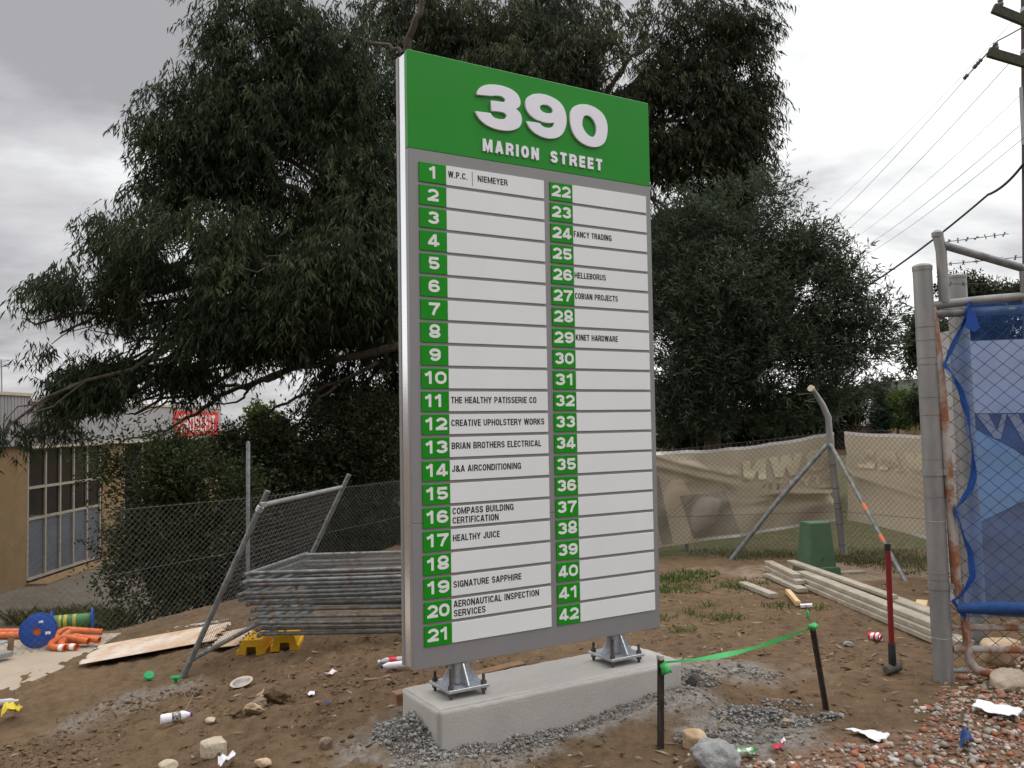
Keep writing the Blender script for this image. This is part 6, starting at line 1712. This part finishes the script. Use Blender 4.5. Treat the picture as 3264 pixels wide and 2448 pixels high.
tree('wattle_tree', 'bushy wattle tree with spreading leaf sprays right of the sign', b3_, at(2290, 1180, 17.2), L3, 150000, .15, .026, M['wattle'], 103, r0=.2, mode='up', sub=3, gapf=.37, gaps=1.5, per=14, twig=.5, shell=1.9)
# shrubs and hedge behind the left fence
L4 = lob(12.9, [(320, 985, 100, 42), (415, 1000, 90, 42), (260, 1000, 65, 35), (380, 1040, 130, 60), (470, 1050, 90, 90), (330, 1100, 80, 70), (310, 1190, 75, 80), (330, 1270, 70, 60), (400, 1180, 90, 90), (290, 1290, 45, 45)], .6)
b4_ = at(520, 1850, 12.9); b4_.z = gz(b4_.x, 12.9)
tree('leafy_shrub', 'tangled green shrub overhanging the chain link fence before the factory windows', b4_, at(540, 1560, 12.9), L4, 52000, .075, .030, M['shrubleaf'], 104, r0=.05, mode='mix', sub=5, gapf=.44, gaps=2.0, per=12, twig=.42, shell=1.6)
L5 = lob(15.0, [(520, 990, 70, 60), (610, 990, 90, 70), (700, 960, 90, 80), (790, 940, 90, 90), (850, 980, 60, 110), (540, 1090, 90, 90), (650, 1090, 100, 100), (760, 1080, 100, 110), (850, 1120, 60, 130), (520, 1190, 90, 80), (640, 1200, 110, 90), (760, 1210, 100, 90), (460, 1230, 70, 80), (840, 1220, 60, 80), (600, 1270, 120, 50), (430, 1280, 60, 50)], .7)
b5_ = at(960, 1880, 15.0); b5_.z = gz(b5_.x, 15)
tree('dark_hedge', 'dense dark hedge behind the chain link fence left of the sign', b5_, at(960, 1600, 15.2), L5, 130000, .085, .028, M['hedgeleaf'], 105, r0=.07, mode='mix', sub=3, gapf=.38, gaps=1.6, per=12, twig=.5, shell=1.7)
L6 = lob(21, [(562, 905, 18, 22), (578, 925, 24, 22), (600, 945, 34, 24), (590, 970, 30, 24)], .8)
b6_ = at(870, 1700, 21); b6_.z = gz(b6_.x, 21)
tree('young_tree', 'small bright yellow green tree in the gap below the eucalyptus branches', b6_, at(868, 1440, 21), L6, 9000, .12, .05, M['brightleaf'], 106, r0=.06, mode='mix', per=10, twig=.3)
L7 = lob(30, [(505, 945, 22, 14), (470, 960, 24, 14), (520, 975, 30, 16)], .8)
b7_ = at(740, 1520, 30); b7_.z = gz(b7_.x, 30)
tree('bare_tree', 'thin grey leaved tree before the distant shed roof', b7_, at(740, 1440, 30), L7, 3500, .14, .035, M['euc2'], 107, r0=.06, mode='mix', per=8, twig=.5)
# beyond the banner fence
def cone_tree(name, label, px, pb, pt, hw, Y, n, mt, seed):
    rng = np.random.default_rng(seed); c = at(px, pb, Y); t = at(px, pt, Y); k = Y / FPX
    e = empty(name, (c.x, Y, gz(c.x, Y)), label, 'tree')
    mb = MB(); mb.tube([(c.x, Y, gz(c.x, Y) - .1), (c.x, Y, (c.z + t.z) / 2)], [.1, .05], 8); mb.build('trunk', M['bark'], e)
    cs, rs = [], []
    H = t.z - c.z
    for i in range(12):
        f = i / 11; r = hw * k * (1 - .8 * f ** 1.4) * rng.uniform(.85, 1.05); cs.append(Vector((c.x + rng.normal() * .03, Y, c.z + H * f * .96))); rs.append((r, r, H * .09))
    leaves('crown', cs, rs, n, .10, .03, mt, e, rng, 'up', per=10, twig=.2, shell=3)
cone_tree('cypress_tree', 'narrow dark cypress standing right of the tiled roof', 2805, 1375, 1238, 27, 34, 9000, M['conifer'], 111)
L8 = lob(38, [(1940, 870, 36, 22), (1930, 895, 38, 22), (1955, 900, 30, 20), (1915, 890, 20, 20)], .9)
b8_ = at(2860, 1420, 38); b8_.z = gz(b8_.x, 38)
tree('round_tree', 'small round light green tree right of the dark cypress', b8_, at(2862, 1330, 38), L8, 9000, .16, .06, M['brightleaf'], 112, r0=.08, mode='mix', per=10, twig=.3)
L9 = lob(30, [(1985, 705, 22, 22), (1978, 745, 22, 14), (1985, 780, 24, 14), (2010, 740, 26, 60), (1990, 880, 26, 28)], .9)
b9_ = at(2960, 1420, 30); b9_.z = gz(b9_.x, 30)
tree('dark_tree', 'dark leaved tree half hidden behind the gate post', b9_, at(2968, 1100, 30), L9, 9000, .2, .06, M['euc'], 113, r0=.15, mode='mix', per=10, twig=.4)
L10 = lob(27, [(2075, 625, 45, 26), (2120, 640, 45, 28), (2170, 645, 45, 26), (2225, 640, 50, 30), (2100, 690, 70, 40), (2180, 700, 70, 40), (2270, 680, 60, 50), (2120, 760, 80, 50), (2220, 770, 80, 50)], .9)
b10_ = at(3150, 1450, 27); b10_.z = gz(b10_.x, 27)
tree('spreading_tree', 'brown green spreading tree above the gate top rail', b10_, at(3150, 1180, 27), L10, 34000, .16, .05, M['euc2'], 114, r0=.2, mode='mix', per=12, twig=.35, gapf=.38, gaps=1.2)
# understorey below the wattle, behind the banner
L11 = lob(19.5, [(1440, 930, 60, 40), (1530, 935, 80, 35), (1640, 920, 80, 40), (1740, 900, 70, 40), (1820, 880, 50, 35), (1480, 860, 60, 60)], .8)
b11_ = at(2330, 1560, 19.5); b11_.z = gz(b11_.x, 19.5)
tree('understorey_shrub', 'dark understorey shrub below the wattle behind the banner fence', b11_, at(2330, 1430, 19.5), L11, 34000, .13, .035, M['hedgeleaf'], 115, r0=.08, mode='mix', per=12, twig=.35, gapf=.3)
# wooded hill far to the right and the low ridge far left
def hill(name, px0, px1, Y, prof, label, n, mt, seed, ll):
    rng = np.random.default_rng(seed); pts_ = []
    V = []; nx = 60
    for i in range(nx + 1):
        px = px0 + (px1 - px0) * i / nx; top = float(np.interp(px, [p[0] for p in prof], [p[1] for p in prof]))
        p = at(px, top, Y); V += [(p.x, Y - 60, -1.0), (p.x, Y - 20, p.z * .6), (p.x, Y, p.z - 1.2), (p.x, Y + 60, -3)]
    V = np.array(V); k = (np.arange(nx) * 4)[:, None]
    F = np.concatenate([k + np.array([[j, 4 + j, 5 + j, 1 + j]]) for j in range(3)])
    o = np_mesh(name, V, F, mat(name + ' soil', (.03, .04, .025), (.05, .06, .035), .2, .95), smooth_=True); tag(o, kind='structure')
    cs, rs = [], []
    for i in range(150):
        px = rng.uniform(px0, px1); top = float(np.interp(px, [p[0] for p in prof], [p[1] for p in prof])); f = rng.random() ** .8
        p = at(px, top, Y); y = Y - 60 * f; z = (p.z - 1.2) * (1 - f) + 1.0 * f
        cs.append(Vector((p.x * y / Y, y, z))); rs.append((4.2 * rng.uniform(.6, 1.2), 4.0, 2.6 * rng.uniform(.6, 1.3)))
    w_, _ = leaves('hillside_woods', cs, rs, n, ll, ll * .4, mt, None, rng, 'mix', per=10, twig=1.0, shell=3)
    tag(w_, label, 'woods', kind='stuff')
hill('hill', 2500, 4000, 260, ((2500, 1262), (2720, 1218), (2800, 1205), (2900, 1196), (3000, 1186), (3300, 1170), (4000, 1220)), 'dark wooded hillside far beyond the houses at right', 60000, leafmat('far woods', (.03, .035, .026), (.045, .052, .036), (.075, .08, .055), trans=.1), 121, .9)

# ------------------------------------------------------------------ power pole and wires
def power_pole():
    Y = 22.0; pb = at(3292, 1400, Y); t = at(3280, -260, Y)
    e = empty('power_pole', (pb.x, Y, 0), 'dark timber power pole with two crossarms at the right edge', 'power pole')
    k = Y / FPX
    mb = MB(); mb.tube([(pb.x, Y, -.3), (t.x, Y, t.z)], [32 * k, 25 * k], 16); mb.build('pole_shaft', M['pole'], e, smooth_=True)
    for (x0, y0, x1, y1, r) in ((3165, 26, 3420, 130, 17), (3150, 166, 3420, 245, 17)):
        a, b_ = at(x0, y0, Y - .25), at(x1, y1, Y - .35)
        mb = MB(); mb.box((a + b_) / 2, ((b_ - a).length, .12, 2 * r * k * .9), (b_ - a).to_track_quat('X', 'Z').to_matrix(), bev=.01); mb.build('crossarm', M['crossarm'], e)
        q = at(x0 + 24, y0 - 4, Y - .25)
        mb = MB(); mb.lathe([(.02, -.06), (.03, 0), (.075, .04), (.075, .10), (.05, .12), (.07, .15), (.06, .20), (.03, .22), (0, .22)], q, (0, 0, 1), 14); mb.build('insulator', M['porcelain'], e, smooth_=True)
    mb = MB()
    for yy in (30, 165): mb.lathe([(30 * k, -.05), (31.5 * k, -.05), (31.5 * k, .05), (30 * k, .05)], at(3287, yy, Y), (0, 0, 1), 16)
    mb.build('pole_band', M['galv'], e)
    mb = MB(); mb.box(at(3258, 370, Y - .2), (.06, .08, 1.5), bev=.005); mb.build('cable_guard', M['galv'], e)
    return Y
PY = power_pole()
def wire(a, b_, r, label, mt=None, sag=.3, name='overhead_wire', group='overhead wires running down to the left', n=16):
    P = [Vector(a).lerp(Vector(b_), i / n) - Vector((0, 0, sag * 4 * (i / n) * (1 - i / n))) for i in range(n + 1)]
    V, F = segs(P[:-1], P[1:], r, 5)
    c = Vector(a); o = np_mesh(name, V - np.array(c), F, mt or M['darkwire']); o.location = c
    return tag(o, label, 'wire', group)
WL = ['thin overhead wire ending highest on the upper crossarm', 'overhead wire strained from the lower crossarm insulator', 'overhead wire passing below the lower crossarm', 'thin overhead wire between the crossarm wires and the lower pair', 'upper wire of the lower pair above the thick cable', 'lower wire of the lower pair just above the thick cable']
for (x0, y0, x1, y1, r), lb in zip(((3228, 68, 2560, 735, .005), (3148, 170, 2580, 768, .008), (3218, 200, 2656, 770, .008), (3250, 305, 2690, 782, .005), (3250, 400, 2696, 822, .007), (3262, 440, 2702, 845, .007)), WL):
    wire(at(x0, y0, PY - .3), at(x1, y1, 48), r, lb, sag=.25)
wire(at(3268, 515, PY - .25), at(3150, 620, PY + 1.5), .035, 'thick black cable bundle leaving the pole and dropping to the left', sag=.12, name='aerial_cable', group=None)
o = wire(at(3152, 618, PY + 1.5), at(2640, 985, 30), .03, 'long thick black cable sloping down into the wattle tree', sag=.2, name='aerial_cable', group=None)
def strain():
    e = empty('strain_insulator', at(3085, 225, PY + .3), 'string of dark strain insulators hanging off the lower crossarm', 'insulator')
    a, b_ = at(3150, 165, PY - .3), at(3072, 252, PY + .6); ax = (b_ - a).normalized(); L = (b_ - a).length
    mb = MB(); mb.tube([a, b_], .012, 6); mb.build('strain_rod', M['darkwire'], e)
    for f in (.30, .40, .50, .55, .86, .95):
        mb = MB(); mb.lathe([(.01, -.04), (.05, -.02), (.055, .02), (.02, .05)], a + ax * L * f, ax, 10); mb.build('insulator_disc', M['porcelain'], e, smooth_=True)
    mb = MB(); mb.tube([at(3146, 172, PY - .3), at(3180, 130, PY - .3), at(3215, 112, PY - .3), at(3258, 88, PY - .3)], .018, 6); mb.build('jumper', M['darkwire'], e)
strain()
wire(at(2815, 1238, 120), at(2990, 1222, 90), .03, 'distant service wire crossing the wooded hill', sag=.3, name='service_wire', group=None)

# ------------------------------------------------------------------ grass
def grass(name, spots, label, mt, seed, hgt=.10, n_each=260, rad=.22):
    rng = np.random.default_rng(seed); V = []
    for (px, py, k) in spots:
        c = gp(px, py)
        for _ in range(int(n_each * k)):
            a = rng.uniform(0, 6.28); q = rad * k ** .5 * rng.random() ** .7; x, y = c.x + q * math.cos(a) * 1.3, c.y + q * math.sin(a)
            h = hgt * rng.uniform(.4, 1.2); z = gz(x, y) - .005; w_ = .004 + .003 * rng.random(); b = rng.uniform(0, 6.28); ln = rng.normal(size=2) * h * .5
            V += [(x - math.cos(b) * w_, y - math.sin(b) * w_, z), (x + math.cos(b) * w_, y + math.sin(b) * w_, z), (x + ln[0] * .45 + math.cos(b) * w_ * .7, y + ln[1] * .45 + math.sin(b) * w_ * .7, z + h * .6), (x + ln[0], y + ln[1], z + h)]
    V = np.array(V); F = np.arange(len(V)).reshape(-1, 4)
    o = np_mesh(name, V, F, mt, var=rng.random(len(F))); return tag(o, label, 'grass', kind='stuff')
grass('grass', [(2125, 1845, 1.6), (2180, 1850, 1.8), (2150, 1885, 1.2), (2220, 1830, 1), (2100, 1880, .7), (2380, 1862, .8), (2340, 1875, .6), (2210, 1960, .35), (2290, 1975, .45), (2330, 1968, .3), (2120, 1970, .2), (2250, 1935, .2), (2480, 1932, .4), (2600, 1940, .3), (2170, 2010, .25), (2040, 2000, .4)], 'patches of short green grass right of the sign', M['grass'], 5, .06, 170)
grass('verge_grass', [(2300, 1765, 1.2), (2400, 1775, 1), (2500, 1770, 1), (2750, 1790, 1.6), (2820, 1800, 1.6), (2900, 1790, 1.6), (2780, 1770, 1.5), (2860, 1770, 1.5), (2960, 1790, 1.4), (2700, 1780, 1.0), (2930, 1820, 1)], 'thin grass verge at the foot of the banner fence', M['drygrass'], 6, .06, 240, .35)
grass('weeds', [(225, 1990, 1.6), (260, 1985, 1.8), (300, 1992, 1.5), (190, 1995, 1), (340, 2000, 1.2), (150, 1992, .8), (60, 1990, .7), (390, 1990, .9), (110, 1996, .6)], 'tall green weeds behind the cable reels by the fence foot', M['drygrass'], 7, .30, 200, .25)
# fallen leaves on the soil
rng = np.random.default_rng(77); V = []
while len(V) < 4 * 1700:
    az = rng.uniform(-.6, .62); d = rng.uniform(3.6, 10.5); x, y = math.sin(az) * d, math.cos(az) * d
    if x < -1.2 and behind_fence(x, y) > -.3: continue
    if x < -2.6 and y > 6.2: continue
    if rng.random() > .3 + .7 * (x > .3): continue
    z = gz(x, y) + .008; a = rng.uniform(0, 6.28); l = rng.uniform(.02, .055); w_ = l * .2; c, s = math.cos(a), math.sin(a); t1, t2 = rng.normal() * .012, rng.normal() * .008
    V += [(x - c * l, y - s * l, z + t1), (x - s * w_, y + c * w_, z + .006), (x + c * l, y + s * l, z - t1 * .5 + .004), (x + s * w_, y - c * w_, z + t2)]
F = np.arange(len(V)).reshape(-1, 4)
tag(np_mesh('leaf_litter', np.array(V), F, leafmat('fallen leaves', (.10, .065, .04), (.19, .13, .08), (.33, .26, .18), trans=.1), var=rng.random(len(F))), 'dry fallen leaves scattered on the soil', 'fallen leaves', kind='stuff')
